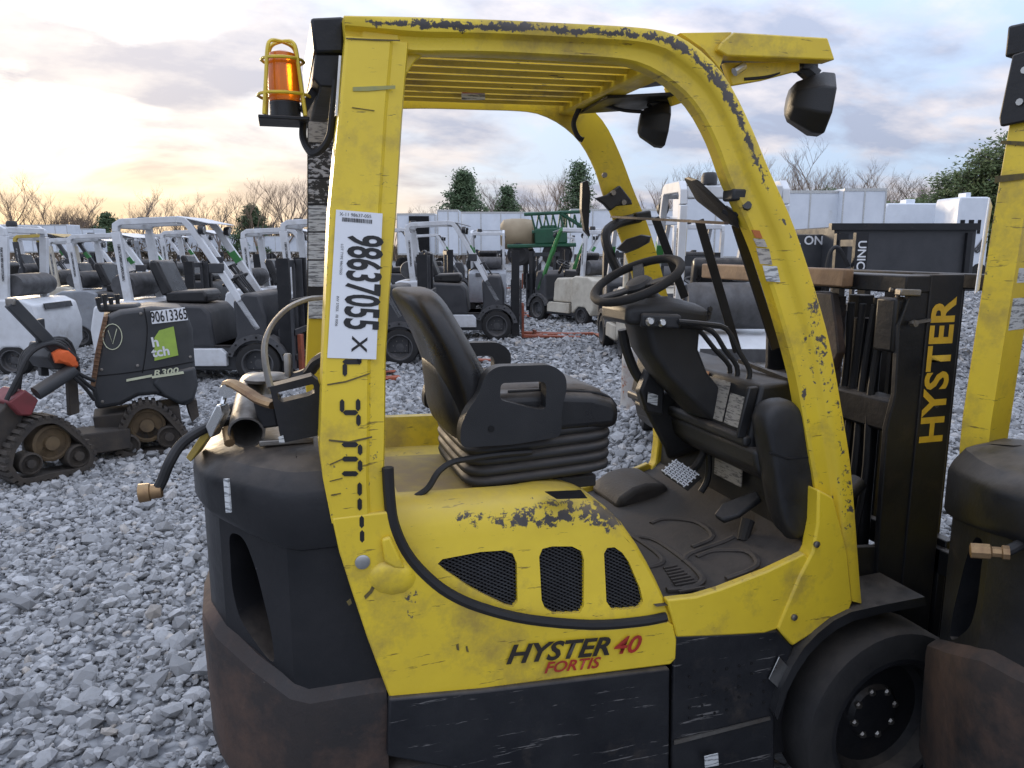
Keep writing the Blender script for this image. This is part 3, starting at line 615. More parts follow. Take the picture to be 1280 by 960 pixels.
for yy, s in ((1.742, 1), (2.258, -1)):
    dy = yy-1.742
    ao = rnd_poly([at(576, 560, 1.742), at(575, 536, 1.742), at(584, 514, 1.742), at(598, 495, 1.742), at(606, 470, 1.742), at(620, 458, 1.742), at(690, 456, 1.742), at(707, 468, 1.742), at(709, 485, 1.742), at(702, 515, 1.742), at(702, 546, 1.742), at(640, 556, 1.742)], .02)
    ah = rnd_poly([at(626, 479, 1.742), at(680, 477, 1.742), at(683, 483, 1.742), at(682, 512, 1.742), at(668, 511, 1.742), at(645, 505, 1.742), at(625, 500, 1.742)], .012)
    b = MB(); b.plate([p+Vector((0, dy, 0)) for p in ao], [[p+Vector((0, dy, 0)) for p in ah]], (0, .04*s, 0)); b.build('hip_restraint', M['plastic'], SE, bevel=.007, seg=3)
MB().lathe([(.008, 0), (.008, .002)], at(614, 536, 1.741), (0, -1, 0), 12).build('cap', M['hole'], SE)
b = MB(); b.loft([srect(.655, 1.80, .032*k, .018, z, 12) for k, z in ((1, 1.262), (1.05, 1.285), (.7, 1.305))], True); b.build('belt_buckle', M['plastic'], SE, bevel=.004)
b = MB(); rr = []
for k in range(5):
    z0 = 1.018+k*.028; zs = lambda z: z
    for dz_, ins in ((0, .014), (.006, .002), (.014, 0), (.022, .002), (.027, .013)):
        gx = (1.15-(z0+dz_))*.12
        rr.append(srect(.632, YS, .207-ins-gx*.2, .222-ins, z0+dz_, 32, 7, lambda x, y: (x-.43)*.05))
b.loft(rr, True); b.build('bellows', M['bellow'], SE, ang=60)
b = MB(); b.bb(.46, .79, 1.81, 2.19, .99, 1.022); b.build('seat_base', M['plastic'], SE, bevel=.004)
MB().tube(cat([at(664, 565, 1.77), at(625, 568, 1.765), at(590, 573, 1.76), at(565, 578, 1.75), at(548, 590, 1.74), at(535, 610, 1.735), at(518, 622, 1.735)]), .008, 8).build('seat_wire', M['gasket'], SE)
MB().tube(cat([Vector((x, 1.80, z)) for x, z in ((.54, 1.264), (.64, 1.262), (.76, 1.252), (.815, 1.235), (.838, 1.208))], 4), .004, 6).build('piping', M['plastic'], SE)
# ---- cowl, steering column, pedals
CO = empty('cowl', (0, 0, 0), 0, FK)
b = MB(); prof_c = [(1.205, 1.10), (1.235, 1.255), (1.40, 1.265), (1.43, 1.12), (1.44, .74), (1.36, .74), (1.335, .82), (1.345, 1.0), (1.26, 1.055), (1.21, 1.07)]
b.prism([Vector((x, 1.735, z)) for x, z in prof_c], (0, .74, 0)); b.build('cowl_body', M['plastic'], CO, bevel=.012, seg=3)
pts = [(950, 522), (962, 502), (985, 497), (1004, 506), (1012, 540), (1020, 590), (1020, 640), (1004, 690), (980, 668), (971, 640), (964, 590), (958, 555)]
P1 = [at(u, v, 1.648) for u, v in pts]; cc_ = sum(P1, Vector((0, 0, 0)))/len(P1)
def shr(k, dy): return [cc_+(p-cc_)*k+Vector((0, dy, 0)) for p in P1]
b = MB(); b.loft([shr(.80, -.016), shr(.92, -.010), shr(.985, .006), shr(1.0, .03), shr(1.0, .075)], True); b.build('cowl_pod', M['plastic'], CO, ang=70, sub=1)
b = MB(); b.loft([[Vector((x, y, z)) for x, z in ((1.20, 1.085), (1.215, 1.02), (1.26, .985), (1.33, .98), (1.34, 1.08))] for y in (1.70, 2.44)], True); b.build('cowl_band', M['plastic'], CO, bevel=.016, seg=3)
b = MB(); b.tube([p+Vector((0, -.001, 0)) for p in (at(962, 566, 1.637), at(985, 573, 1.634), at(1012, 571, 1.637))], .004, 6); b.build('pod_seam', M['hole'], CO)
# tray lip and label recess
b = MB(); b.bar((1.205, 1.735, 1.10), (1.205, 2.47, 1.10), .03, .03, (1, 0, 0)); b.build('tray_lip', M['plastic'], CO, bevel=.01, seg=3)
b = MB(); b.prism([Vector((1.232, 1.74, 1.25)), Vector((1.232, 1.755, 1.25)), Vector((1.205, 1.755, 1.11)), Vector((1.20, 1.74, 1.11))], (-.03, 0, 0)); b.build('tray_wall', M['plastic'], CO, bevel=.004)
def panel_lab(y0, y1, t0, t1, mt, nm):
    a, c = Vector((1.208, 0, 1.115)), Vector((1.234, 0, 1.25))
    pp = lambda y, t: a.lerp(c, t)+Vector((-.003, y, 0))
    MB().prism([pp(y0, t0), pp(y1, t0), pp(y1, t1), pp(y0, t1)], (-.002, 0, 0)).build(nm, mt, CO)
panel_lab(1.99, 2.05, .12, .9, M['print_dirty'], 'instruction_plate'); panel_lab(1.99, 2.05, .92, 1.02, M['orange_plate'], 'warning_plate')
panel_lab(1.87, 1.98, .08, .93, M['print_dirty'], 'instruction_plate'); panel_lab(1.77, 1.86, .08, .72, M['print_dirty'], 'load_plate')
panel_lab(2.0, 2.06, -.10, .02, M['green_plate'], 'green_plate'); panel_lab(1.87, 1.99, -.10, -.02, M['print'], 'capacity_strip')
b = MB(); b.prism([Vector((1.325, y, z)) for y, z in ((1.93, .97), (2.08, .97), (2.08, .90), (1.93, .90))], (-.004, 0, 0)); b.build('toe_label', M['print_dirty'], CO)
# column: tapered console rising towards the driver
b = MB()
b.loft([[Vector((x, YS+s*h, z)) for x, s in ((xa, -1), (xa-.02, -.4), (xa-.02, .4), (xa, 1), (xb, 1), (xb, -1))] for xa, xb, z, h in ((1.205, 1.28, 1.12, .085), (1.13, 1.25, 1.19, .08), (1.06, 1.19, 1.26, .072), (1.01, 1.155, 1.33, .074), (.98, 1.155, 1.425, .08))], True)
b.build('steering_column', M['plastic'], CO, bevel=.012, seg=3)
sw = at(796, 350, YS); nrm = Vector((-.40, -.10, .80)).normalized()
b = MB(); DPX = -.105
b.loft([[Vector((x+DPX, YS+y, z)) for x, y, z in ((1.02, -.09, z0), (1.02, .09, z0), (1.14, .13, z0+dz*.2), (1.26, .12, z0-.015+dz*.4), (1.275, -.10, z0-.025+dz*.4), (1.14, -.12, z0+dz*.2))] for z0, dz in ((1.41, 0), (1.46, .02))]+[[Vector((x+DPX, YS+y, z)) for x, y, z in ((1.05, -.07, 1.478), (1.05, .07, 1.478), (1.14, .10, 1.492), (1.23, .09, 1.475), (1.24, -.07, 1.465), (1.14, -.09, 1.488))]], True)
DP = b.build('dash_pod', M['plastic'], CO, bevel=.014, seg=3)
for k in range(3): MB().lathe([(.009, 0), (.008, .004)], Vector((1.168, YS-.09-.004*k, 1.425+k*.012)), (.2, -1, .2), 12).build('dash_button', M['gasket'], DP)
for k in range(2): MB().lathe([(.012, 0), (.013, .012), (.007, .024)], at(812+k*15, 402+k*1.5, 1.86), (-.3, -1, .1), 12).build('key_switch', M['zinc'], CO)
b = MB(); b.bar(at(800, 400, 1.90), at(850, 402, 1.86), .04, .05); b.build('switch_block', M['plastic'], CO, bevel=.008)
# steering wheel
a = nrm.orthogonal().normalized(); c2 = nrm.cross(a); RW = .130
SW = empty('steering_wheel', (0, 0, 0), 0, FK)
ringp = [sw+(a*math.cos(k*math.pi/20)+c2*math.sin(k*math.pi/20))*RW for k in range(40)]
b = MB(); m_ = 10; rings = []
for k in range(40):
    d = (ringp[k]-sw).normalized(); rings.append([ringp[k]+(d*math.cos(j*2*math.pi/m_)+nrm*math.sin(j*2*math.pi/m_))*.0125 for j in range(m_)])
rings.append(rings[0]); b.loft(rings, False); b.build('rim', M['rubber'], SW, ang=80)
b = MB(); b.lathe([(.040, -.035), (.042, -.012), (.034, -.002), (.02, .002), (.001, .003)], sw, nrm, 20); b.build('hub', M['plastic'], SW)
for t in (.3, 2.3, 4.4):
    d = a*math.cos(t)+c2*math.sin(t); b = MB(); b.bar(sw+d*.035-nrm*.016, sw+d*RW, .034, .012, nrm); b.build('spoke', M['plastic'], SW, bevel=.004)
MB().tube([sw-nrm*.03, Vector((1.10, YS, 1.40))], .032, 14).build('shaft', M['plastic'], SW)
# hydraulic levers
for pts_, y in (([(848, 402), (880, 405), (908, 411), (924, 440), (937, 463), (933, 482), (930, 492)], 1.83), ([(860, 404), (890, 414), (906, 437), (921, 458), (920, 479), (917, 490)], 1.88), ([(850, 403), (872, 411), (893, 436), (912, 458), (909, 476), (906, 488)], 1.93)):
    MB().tube(cat([at(u, v, y) for u, v in pts_], 3), .0075, 8).build('control_lever', M['plastic'], CO)
# knee arm left of the column
MB().tube(cat([at(778, 412, 2.12), at(784, 440, 2.12), at(797, 470, 2.12), at(815, 485, 2.1)], 4), [.016]*13, 8).build('park_brake_lever', M['plastic'], CO)
b = MB(); b.prism([at(u, v, 2.06) for u, v in ((800, 490), (815, 452), (824, 445), (832, 470), (830, 520), (808, 516))], (0, .04, 0)); b.build('column_trim', M['plastic'], CO, bevel=.008)
b = MB(); b.prism([at(810, 490, 2.05), at(822, 494, 2.05), at(821, 507, 2.05), at(809, 503, 2.05)], (0, -.003, 0)); b.build('small_label', M['print'], CO)
b = MB(); b.loft([[at(u, v, y) for u, v in ((802, 492), (806, 515), (830, 560), (835, 575), (880, 560), (880, 480))] for y in (2.16, 2.47)], True); b.build('cowl_left', M['plastic'], CO, bevel=.015, seg=3)
# pedals
PE = empty('brake_pedal', (0, 0, 0), 0, FK)
q = [at(826, 590, 2.02), at(843, 575, 2.06), at(874, 594, 2.0), at(856, 611, 1.95)]
b = MB(); b.prism(q, (.012, 0, -.010)); b.build('pad', M['rubber'], PE, bevel=.003)
b = MB(); n_ = (q[1]-q[0]).cross(q[3]-q[0]).normalized(); n_ = n_ if n_.z > 0 else -n_
for s in range(2):
    for k in range(-1, 9):
        for j in range(0, 9):
            u0, v0 = (k+.5)/8, (j+.5)/8
            if not (0 < u0 < 1 and 0 < v0 < 1) or (k+j) % 2 != s: continue
            c = q[0].lerp(q[1], u0).lerp(q[3].lerp(q[2], u0), v0)+n_*.005; e1 = (q[1]-q[0])/16*1.3; e2 = (q[3]-q[0])/16*1.3
            b.bar(c-(e1 if s else e2), c+(e1 if s else e2), .004, .003, n_)
b.build('tread', M['white_sticker'], PE)
MB().tube(cat([at(850, 598, 2.03), at(868, 585, 2.06), at(880, 565, 2.08), at(884, 540, 2.1)], 3), .013, 8).build('arm', M['plastic'], PE)
MB().tube(cat([at(876, 615, 2.1), at(884, 600, 2.1), at(886, 575, 2.1), at(882, 550, 2.1)], 3), .011, 8).build('arm', M['plastic'], PE)
b = MB(); qa = [at(u, v, y) for u, v, y in ((892, 643, 1.86), (902, 629, 1.88), (945, 612, 1.84), (951, 622, 1.82), (922, 643, 1.82), (902, 650, 1.84))]; b.prism(qa, (.008, 0, -.014)); b.build('accelerator_pedal', M['plastic'], FK, bevel=.005)
MB().tube([at(935, 650, 1.82), at(928, 676, 1.80)], [.02, .016], 10).build('pedal_boot', M['rubber'], FK)
# ---- screen bars between the front legs
sb = [((819, 272, 2.2), (856, 372, 2.2), .026), ((874, 275, 1.98), (922, 440, 1.98), .026), ((920, 280, 1.79), (970, 436, 1.79), .026)]
for p, q_, w_ in sb: MB().bar(at(*p), at(*q_), w_, .008, (.3, 1, 0)).build('screen_bar', M['bpaint'], FK, bevel=.002)
MB().bar(at(765, 271, 2.44), at(908, 279, 1.69), .007, .012, (1, 0, 0)).build('screen_top_rail', M['rust'], FK)
MB().bar(at(925, 451, 1.98), at(1004, 482, 1.69), .012, .014, (1, 0, 0)).build('screen_bottom_rail', M['bpaint'], FK)
# mirror on the near leg, black clamps and grab handle on the far leg
MI = empty('mirror', (0, 0, 0), 0, FK)
b = MB(); b.prism(rnd_poly([at(864, 226, 1.80), at(872, 224, 1.76), at(923, 272, 1.70), at(924, 286, 1.70), at(915, 282, 1.75), at(880, 255, 1.80)], .008), (.012, .06, .012)); b.build('mirror_shell', M['plastic'], MI, bevel=.003)
MB().tube(cat([at(905, 262, 1.74), at(918, 268, 1.72), at(930, 262, 1.69), at(934, 256, 1.67)], 4), .012, 8).build('mirror_arm', M['plastic'], MI)
b = MB(); b.box(at(918, 244, 1.70), (.04, .05, .03)); b.build('mirror_clamp', M['plastic'], MI, bevel=.006)
GH = empty('grab_handle', (0, 0, 0), 0, FK)
MB().tube(cat([at(800, 272, 2.400), at(775, 278, 2.400), at(758, 290, 2.380), at(760, 312, 2.360), at(772, 338, 2.350)], 4), .017, 10).build('grip', M['plastic'], GH)
b = MB(); b.bar(at(793, 272, 2.390), at(812, 268, 2.380), .03, .05); b.build('clamp', M['plastic'], GH, bevel=.006)
b = MB(); b.loft([[at(790+x*k, 305+y*k, 2.340-d) for x, y in ((-20, 6), (-8, -6), (12, -12), (24, -10), (22, -2), (8, 6), (-8, 12))] for k, d in ((.9, .03), (1, .015), (1, -.02))], True); b.build('knob_bracket', M['plastic'], GH, ang=50)
b = MB(); b.prism([at(u, v, 2.402) for u, v in ((742, 248), (756, 244), (772, 232), (786, 250), (788, 256), (768, 258), (760, 264), (753, 256))], (0, -.02, 0)); b.build('clamp', M['plastic'], GH, bevel=.004)
for u, v in ((766, 241), (779, 253), (755, 219)): MB().lathe([(.009, 0), (.009, .008)], at(u, v, 2.384), (0, -1, 0), 8).build('bolt', M['steel'], FK)
b = MB(); b.prism(rnd_poly([at(u, v, 2.440) for u, v in ((728, 228), (735, 225), (738, 240), (736, 285), (738, 296), (731, 288), (727, 262))], .004), (0, .02, 0)); b.build('side_mirror', M['plastic'], FK, bevel=.004)
# decals on the near front leg
for u0, u1, v0, v1, mt in ((944, 954, 287, 297, M['orange_plate']), (946, 960, 298, 308, M['print_dirty']), (950, 966, 310, 330, M['print_dirty']), (958, 976, 332, 352, M['print'])):
    b = MB(); b.prism([atg(u0, v0)+Vector((0, .017, 0)), atg(u1, v0+1)+Vector((0, .017, 0)), atg(u1+4, v1+1)+Vector((0, .017, 0)), atg(u0+5, v1)+Vector((0, .017, 0))], (0, -.002, 0)); b.build('safety_decal', mt, FK)
# ---- number sticker, stencils, lettering
ST_ = MB(); q = [atg(u, v) for u, v in ((420, 262), (478, 267), (470, 449), (409, 447))]
off = Vector((0, -.002, 0)); ST_.prism([p+off*.5 for p in q], (0, -.002, 0)); STK = ST_.build('number_sticker', M['white_sticker'], FK)
def onq(s, t): return q[0].lerp(q[1], s).lerp(q[3].lerp(q[2], s), t)+Vector((0, -.0032, 0))
xd = onq(.55, 1)-onq(.55, 0); yd = onq(1, .5)-onq(0, .5); W_s, H_s = yd.length, xd.length
text('sticker_number', '98637055', M['ink'], STK, onq(.62, .478), xd, yd, W_s*1.02, bold=.022, sx=.515, spacing=.97, lift=.001)
text('sticker_letter', 'X', M['ink'], STK, onq(.62, .90), xd, yd, W_s*.46, bold=.012, lift=.001)
b = MB(); random.seed(3); s = .14
while s < .78:
    wd = random.choice((.008, .014, .02)); b.prism([onq(s, .075), onq(s+wd, .075), onq(s+wd, .048), onq(s, .048)], (0, -.0006, 0)); s += wd+random.choice((.008, .014))
b.build('sticker_barcode', M['ink'], STK, smooth=False)
text('sticker_code', 'X-11 98637-055', M['ink'], STK, onq(.42, .028), onq(1, .03)-onq(0, .03), onq(.5, 0)-onq(.5, 1), W_s*.10, lift=.001)
text('sticker_print', 'LOT TYPE 98637055', M['ink'], STK, onq(.17, .33), xd, yd, W_s*.075, lift=.001); text('sticker_print', 'INV 37055   FB 0006', M['ink'], STK, onq(.14, .68), xd, yd, W_s*.075, lift=.001)
def seg_mark(u, v, L, horiz):
    h = 3.1; pts = [(-L/2, 0), (-L/2+h, h), (L/2-h, h), (L/2, 0), (L/2-h, -h), (-L/2+h, -h)]
    if not horiz: pts = [(y*.9, x) for x, y in pts]
    b = MB(); b.prism([atg(u+x, v+y)+Vector((0, -.0012, 0)) for x, y in pts], (0, -.0012, 0)); b.build('stencil_mark', M['ink'], FK)
for u, v, L, hz_ in ((440, 452, 24, True), (431, 462, 17, False), (449, 450, 12, False), (427.5, 507, 17, False), (447.5, 506, 16, False), (438, 515.5, 19, True), (448, 525, 15, False), (437.5, 555.5, 21, True), (450, 562, 14, False), (437.5, 573.5, 21, True), (450, 582, 15, False), (437.5, 591.8, 21, True), (449.5, 611, 17, False), (449.5, 630, 16, False), (452, 652, 16, False), (452.5, 670, 16, False)):
    seg_mark(u, v, L, hz_)
pl = lambda u, v: at(u, v, 1.594)
xd = pl(760, 819)-pl(632, 832); yd = Vector((0, 0, 1))
text('hood_lettering', 'HYSTER', M['decal_black'], FK, (pl(635, 818)+pl(758, 810))/2, pl(758, 809)-pl(635, 820), yd, .066, shear=.28, bold=.03, sx=1.16, spacing=1.0)
text('hood_lettering', '40', M['red_ink'], FK, pl(782, 807), pl(758, 809)-pl(635, 820), yd, .064, shear=.28, bold=.02, sx=1.12)
text('hood_lettering', 'FORTIS', M['red_ink'], FK, pl(714, 832), pl(758, 829)-pl(635, 842), yd, .040, shear=.28, bold=.022, sx=1.12)
# ---- tank bracket on the counterweight
TB = empty('tank_bracket', (0, 0, 0), 0, FK)
b = MB(); b.prism(rnd_poly([at(u, v, 1.90) for u, v in ((275, 563), (290, 560), (360, 552), (360, 562), (312, 572), (276, 568))], .004), (.0, .06, .012)); b.bb(-.06, .06, 1.78, 2.2, 1.172, 1.186); b.build('bracket_foot', M['steel'], TB, bevel=.004)
b = MB(); pa, pb = at(319, 482, 2.02), at(308, 541, 1.80); ax = (pb-pa).normalized(); b.lathe([(.040, 0), (.041, .01), (.041, (pb-pa).length), (.036, (pb-pa).length), (.036, .02)], pa, ax, 24); b.build('pipe', M['steel'], TB)
b = MB(); o_ = [at(u, v, 1.70) for u, v in ((337, 484), (390, 470), (398, 476), (405, 500), (405, 543), (352, 554), (345, 520))]; h_ = rnd_poly([at(u, v, 1.70) for u, v in ((346, 491), (392, 480), (394, 491), (386, 495), (352, 503), (348, 500))], .006)
b.plate(o_, [h_], (0, .05, 0)); b.build('bracket_plate', M['bpaint'], TB)
MB().tube(cat([at(407, 372, 1.80), at(385, 374, 1.80), at(360, 385, 1.79), at(340, 406, 1.78), at(331, 430, 1.76), at(332, 455, 1.74), at(338, 484, 1.72)], 5), .006, 6, flat=2.2).build('strap', M['steel'], TB)
MB().tube(cat([at(284, 480, 1.86), at(292, 480, 1.84), at(312, 492, 1.80), at(325, 500, 1.77), at(342, 506, 1.74)], 4), .010, 8, flat=1.6).build('clamp_arm', M['brass'], TB)
MB().lathe([(.016, -.02), (.016, .02)], at(284, 487, 1.86), (0, 1, 0), 16).build('clamp_pin', M['zinc'], TB)
b = MB(); b.lathe([(.05, 0), (.055, .008), (.045, .016), (.02, .02)], at(333, 476, 1.95), (0, 0, 1), 24); b.build('cap', M['steel'], TB)
MB().lathe([(.010, 0), (.010, .05), (.007, .055)], at(361, 470, 1.90), (0, 0, 1), 12).build('fitting', M['steel'], TB)
b = MB(); b.prism([at(u, v, 1.84) for u, v in ((232, 572), (255, 538), (263, 543), (238, 578))], (.02, .06, .01)); b.build('latch_bar', M['yellow_dusty'], TB, bevel=.002)
b = MB(); b.prism([at(u, v, 1.82) for u, v in ((256, 534), (270, 506), (276, 507), (279, 518), (266, 546), (262, 548))], (.015, .03, 0)); b.build('latch', M['zinc'], TB, bevel=.003)
MB().tube([at(282, 492, 1.86), at(276, 512, 1.83)], .006, 8).build('latch_rod', M['zinc'], TB)
MB().tube(cat([at(345, 516, 1.88), at(318, 520, 1.92), at(290, 525, 1.9), at(268, 531, 1.86), at(246, 541, 1.82), at(226, 556, 1.80), at(212, 578, 1.78), at(203, 600, 1.78), at(196, 613, 1.78)], 5), .012, 10).build('gas_hose', M['gasket'], TB)
b = MB(); b.lathe([(.012, -.012), (.016, -.01), (.016, .012), (.02, .014), (.021, .036), (.014, .038)], at(196, 614, 1.78), at(180, 616, 1.78)-at(196, 614, 1.78), 14); b.build('hose_coupling', M['brass'], TB)
MB().tube(cat([at(345, 512, 1.95), at(300, 508, 1.98), at(286, 514, 1.98), at(284, 525, 1.95), at(296, 528, 1.9)], 4), .011, 8).build('gas_hose', M['gasket'], TB)
MB().tube([at(284, 537, 1.84), at(287, 554, 1.80)], .012, 10).build('stub_pipe', M['brass'], TB)
b = MB(); b.bar(at(325, 515, 1.82), at(350, 512, 1.80), .07, .05); b.build('valve_block', M['bpaint'], TB, bevel=.006)
MB().tube(cat([at(368, 472, 1.9), at(385, 466, 1.86), at(396, 452, 1.78), at(408, 445, 1.72)], 4), .014, 8).build('gas_hose', M['gasket'], TB)
b = MB(); b.prism([at(348, 546, 1.698), at(354, 544, 1.698), at(356, 553, 1.698), at(349, 554, 1.698)], (0, -.002, 0)); b.build('small_label', M['print'], TB)
# ---- mast
M['rad0'] = mat('tan_rust', (.27, .17, .095), (.13, .085, .06), 6, .75, bump=.3)
MA = empty('mast', (0, 0, 0), 0, FK)
ztop = 1.545
for y0, s in ((1.742, 1), (2.38, -1)):
    b = MB()   # C-shaped outer rail
    b.prism([Vector((x, y0+dy*s, .10)) for x, dy in ((1.785, 0), (1.905, 0), (1.905, .075), (1.885, .075), (1.885, .022), (1.805, .022), (1.805, .075), (1.785, .075))], (0, 0, ztop-.1)); OR = b.build('outer_rail', M['bpaint'], MA, bevel=.003)
    b = MB(); b.prism([Vector((x, y0+.028*s+dy*s, .16)) for x, dy in ((1.81, 0), (1.88, 0), (1.88, .055), (1.862, .055), (1.862, .016), (1.826, .016), (1.826, .055), (1.81, .055))], (0, 0, ztop-.18)); b.build('inner_rail', M['bpaint'], MA, bevel=.002)
    b = MB(); b.prism([Vector((x, y0+.006*s, z)) for x, z in ((1.79, 1.50), (1.72, 1.49), (1.69, 1.40), (1.70, 1.20), (1.68, 1.10), (1.69, .62), (1.79, .60))], (0, .02*s, 0)); b.build('side_plate', M['bpaint'], MA, bevel=.004)
b = MB(); b.bb(1.70, 1.80, 1.745, 2.62, ztop-.052, ztop-.002); b.build('top_crossbar', M['bpaint'], MA, bevel=.005)
b = MB(); b.bb(1.66, 1.698, 1.95, 2.78, ztop-.045, ztop+.012); TBm = b.build('crosshead_beam', M['rad0'], MA, bevel=.006); 
b = MB(); b.prism([Vector((1.66, y, z)) for y, z in ((2.0, 1.48), (2.10, 1.48), (2.12, 1.40), (2.10, 1.33), (2.05, 1.26), (1.98, 1.24), (1.95, 1.30), (1.97, 1.38))], (.03, 0, 0)); b.build('chain_anchor', M['rust'], MA, bevel=.005)
b = MB(); b.bb(1.70, 1.78, 1.76, 2.36, 1.08, 1.18); b.build('middle_crossbar', M['bpaint'], MA, bevel=.01)
b = MB(); b.bb(1.70, 1.78, 1.76, 2.36, .45, .58); b.build('lower_crossbar', M['bpaint'], MA, bevel=.01)
for y in (1.90, 2.13): MB().lathe([(.028, 0), (.028, 1.0), (.018, 1.0), (.018, 1.32)], (1.755, y, .15), (0, 0, 1), 16).build('lift_cylinder', M['bpaint'], MA)
for y in (2.02, 2.20):     # leaf chains
    b = MB()
    for k in range(34):
        z = .55+k*.027
        b.bar((1.715, y-.006+(k % 2)*.004, z-.008), (1.715, y-.006+(k % 2)*.004, z+.028), .022, .016, (0, 1, 0))
    b.build('leaf_chain', M['rust'], MA, smooth=False)
for k in range(4):
    y = 1.84+k*.05; MB().tube(cat([Vector((1.73, y, 1.45)), Vector((1.715+.01*k, y+.02, 1.2)), Vector((1.70, y, .9)), Vector((1.68, y+.03, .6))], 5), .011, 8).build('mast_hose', M['gasket'], MA)
b = MB(); b.box((1.72, 1.80, 1.40), (.07, .08, .16)); b.build('valve_block', M['bpaint'], MA, bevel=.01)
MB().tube(cat([at(1112, 362, 1.80), at(1122, 366, 1.79), at(1118, 384, 1.79), at(1108, 396, 1.80)], 4), .007, 8).build('hose_elbow', M['steel'], MA)
b = MB(); b.bar(at(1122, 365, 1.76), at(1148, 366, 1.75), .02, .03); b.build('hinge_block', M['steel'], MA, bevel=.004)
b = MB(); b.bar(at(1138, 404, 1.735), at(1162, 400, 1.735), .008, .012); b.build('hinge_pin', M['steel'], MA)
MB().lathe([(.010, 0), (.010, .012)], at(1141, 404, 1.735), (0, -1, 0), 8).build('bolt', M['steel'], MA)
MB().tube(cat([Vector((1.66, 1.82, .92)), Vector((1.50, 1.80, .80)), Vector((1.42, 1.80, .72))], 3), .028, 12).build('tilt_cylinder', M['bpaint'], MA)
MB().tube(cat([Vector((1.66, 2.18, .92)), Vector((1.50, 2.2, .80)), Vector((1.42, 2.2, .72))], 3), .028, 12).build('tilt_cylinder', M['bpaint'], MA)
hx = at(1160, 550, 1.74); hy = at(1188, 375, 1.74)
text('mast_lettering', 'HYSTER', M['yellow_ink'], MA, Vector((1.843, 1.742, (hx.z+hy.z)/2-.005)), (0, 0, 1), (-1, 0, 0), .118, bold=.03, sx=1.02, spacing=1.03, lift=.0015)
b = MB(); b.bb(1.92, 1.95, 1.66, 2.46, .28, .36); b.bb(1.92, 1.95, 1.66, 2.46, .62, .70); b.bb(1.92, 1.95, 1.74, 1.79, .3, .7); b.bb(1.92, 1.95, 2.22, 2.27, .3, .7); b.build('carriage', M['bpaint'], MA, bevel=.004)
BR = empty('load_backrest', (0, 0, 0), 0, FK)
for k in range(6): y = 1.70+k*.128; MB().bb(1.96, 1.985, y-.018, y+.018, .66, 1.50).build('backrest_bar', M['bpaint'], BR)
MB().bb(1.955, 1.99, 1.68, 2.36, 1.50, 1.545).build('backrest_rail', M['bpaint'], BR, bevel=.004)
for y in (1.86, 2.06, 2.26): MB().bb(1.80, 1.86, y-.025, y+.025, .14, 1.47).build('inner_upright', M['bpaint'], MA, bevel=.004)
MB().lathe([(.045, 0), (.045, .95), (.03, .95), (.03, 1.20)], (1.79, 2.0, .2), (0, 0, 1), 16).build('lift_cylinder', M['bpaint'], MA)
for y in (1.80, 2.20):
    b = MB(); b.bb(1.95, 1.99, y-.05, y+.05, .10, .72); b.prism([Vector((1.95, y-.05, .06)), Vector((1.95, y-.05, .10)), Vector((2.35, y-.05, .085)), Vector((2.35, y-.05, .065))], (0, .10, 0)); b.build('fork', M['bpaint'], MA, bevel=.004)
# ================================================================== its twin, half out of the frame on the right
FK2 = copy_tree(FK, None, skip=('rear_post', 'tape_strip', 'scrape_line', 'paint_chip', 'printed_label', 'label_backing', 'rear_cover', 'hinge_rod', 'number_sticker', 'stencil_mark', 'beacon', 'beacon_hose', 'gas_hose', 'hose_coupling', 'latch', 'latch_bar', 'latch_rod', 'strap', 'clamp_arm', 'clamp_pin', 'pipe', 'bracket_plate', 'stub_pipe', 'valve_block', 'paper_tag', 'fork'))
SH2 = Vector((1.533, -1.073, 0)); RZ2 = R(18); RM2 = Matrix.Rotation(RZ2, 3, 'Z')
PIV = Vector((.107, 2*YC-1.6, 0)); FK2.location = PIV+SH2-RM2 @ (PIV-FK.location); FK2.rotation_euler = (0, 0, RZ2)
FK2['label'] = 'yellow forklift cut by the right edge of the picture, showing one post and rusty counterweight'
for m_ in (True, False):
    o = leg(m_, .15, .75, Vector((0, 0, 0)), .068).build('rear_post', M['yellow'], FK, ang=30); o.parent = FK2
def t2(name, b, mt, **kw):        # pieces that only this truck has, given in the frame of its twin
    o = b.build(name, mt, FK, **kw); o.parent = FK2; return o
def w2(p): return RM2.transposed() @ (Vector(p)-FK2.location)+FK.location     # a surveyed point in that frame
YI = 2*YC-1.6-.068
def xr2(z): return .075+np.interp(z, [1.2, 1.39, 1.69, 2.03], [-.008, .010, .032, .076])*.75
def lab2(z0, z1, x0, x1, mt, th, nm='printed_label'): t2(nm, MB().prism([Vector((xr2(z)+x, YI-.001, z)) for x, z in ((x0, z0), (x1, z0), (x1, z1), (x0, z1))], (0, -th, 0)), mt)
lab2(2.0, 1.53, .010, .118, M['plastic'], .002, 'label_backing')
for z0, z1 in ((1.93, 1.86), (1.853, 1.776), (1.77, 1.694), (1.69, 1.613), (1.609, 1.539)): lab2(z0, z1, .018, .112, M['print'], .005)
lab2(1.507, 1.427, .012, .112, M['print'], .004)
t2('post_cover', MB().prism([Vector((xr2(z)-.002, y, z)) for y, z in ((YI+.062, 2.06), (YI-.01, 2.07), (YI-.01, 1.93), (YI+.01, 1.905), (YI+.066, 1.90), (YI+.072, 1.92))], (-.014, 0, 0)), M['bpaint'], bevel=.004)
t2('post_cap', MB().bb(.13, .19, YI-.02, YI+.085, 2.06, 2.13), M['bpaint'], bevel=.006)
for z in (2.02, 1.95): t2('bolt', MB().lathe([(.008, 0), (.008, .006)], Vector((xr2(z)-.016, YI+.03, z)), (-1, 0, 0), 8), M['zinc'])
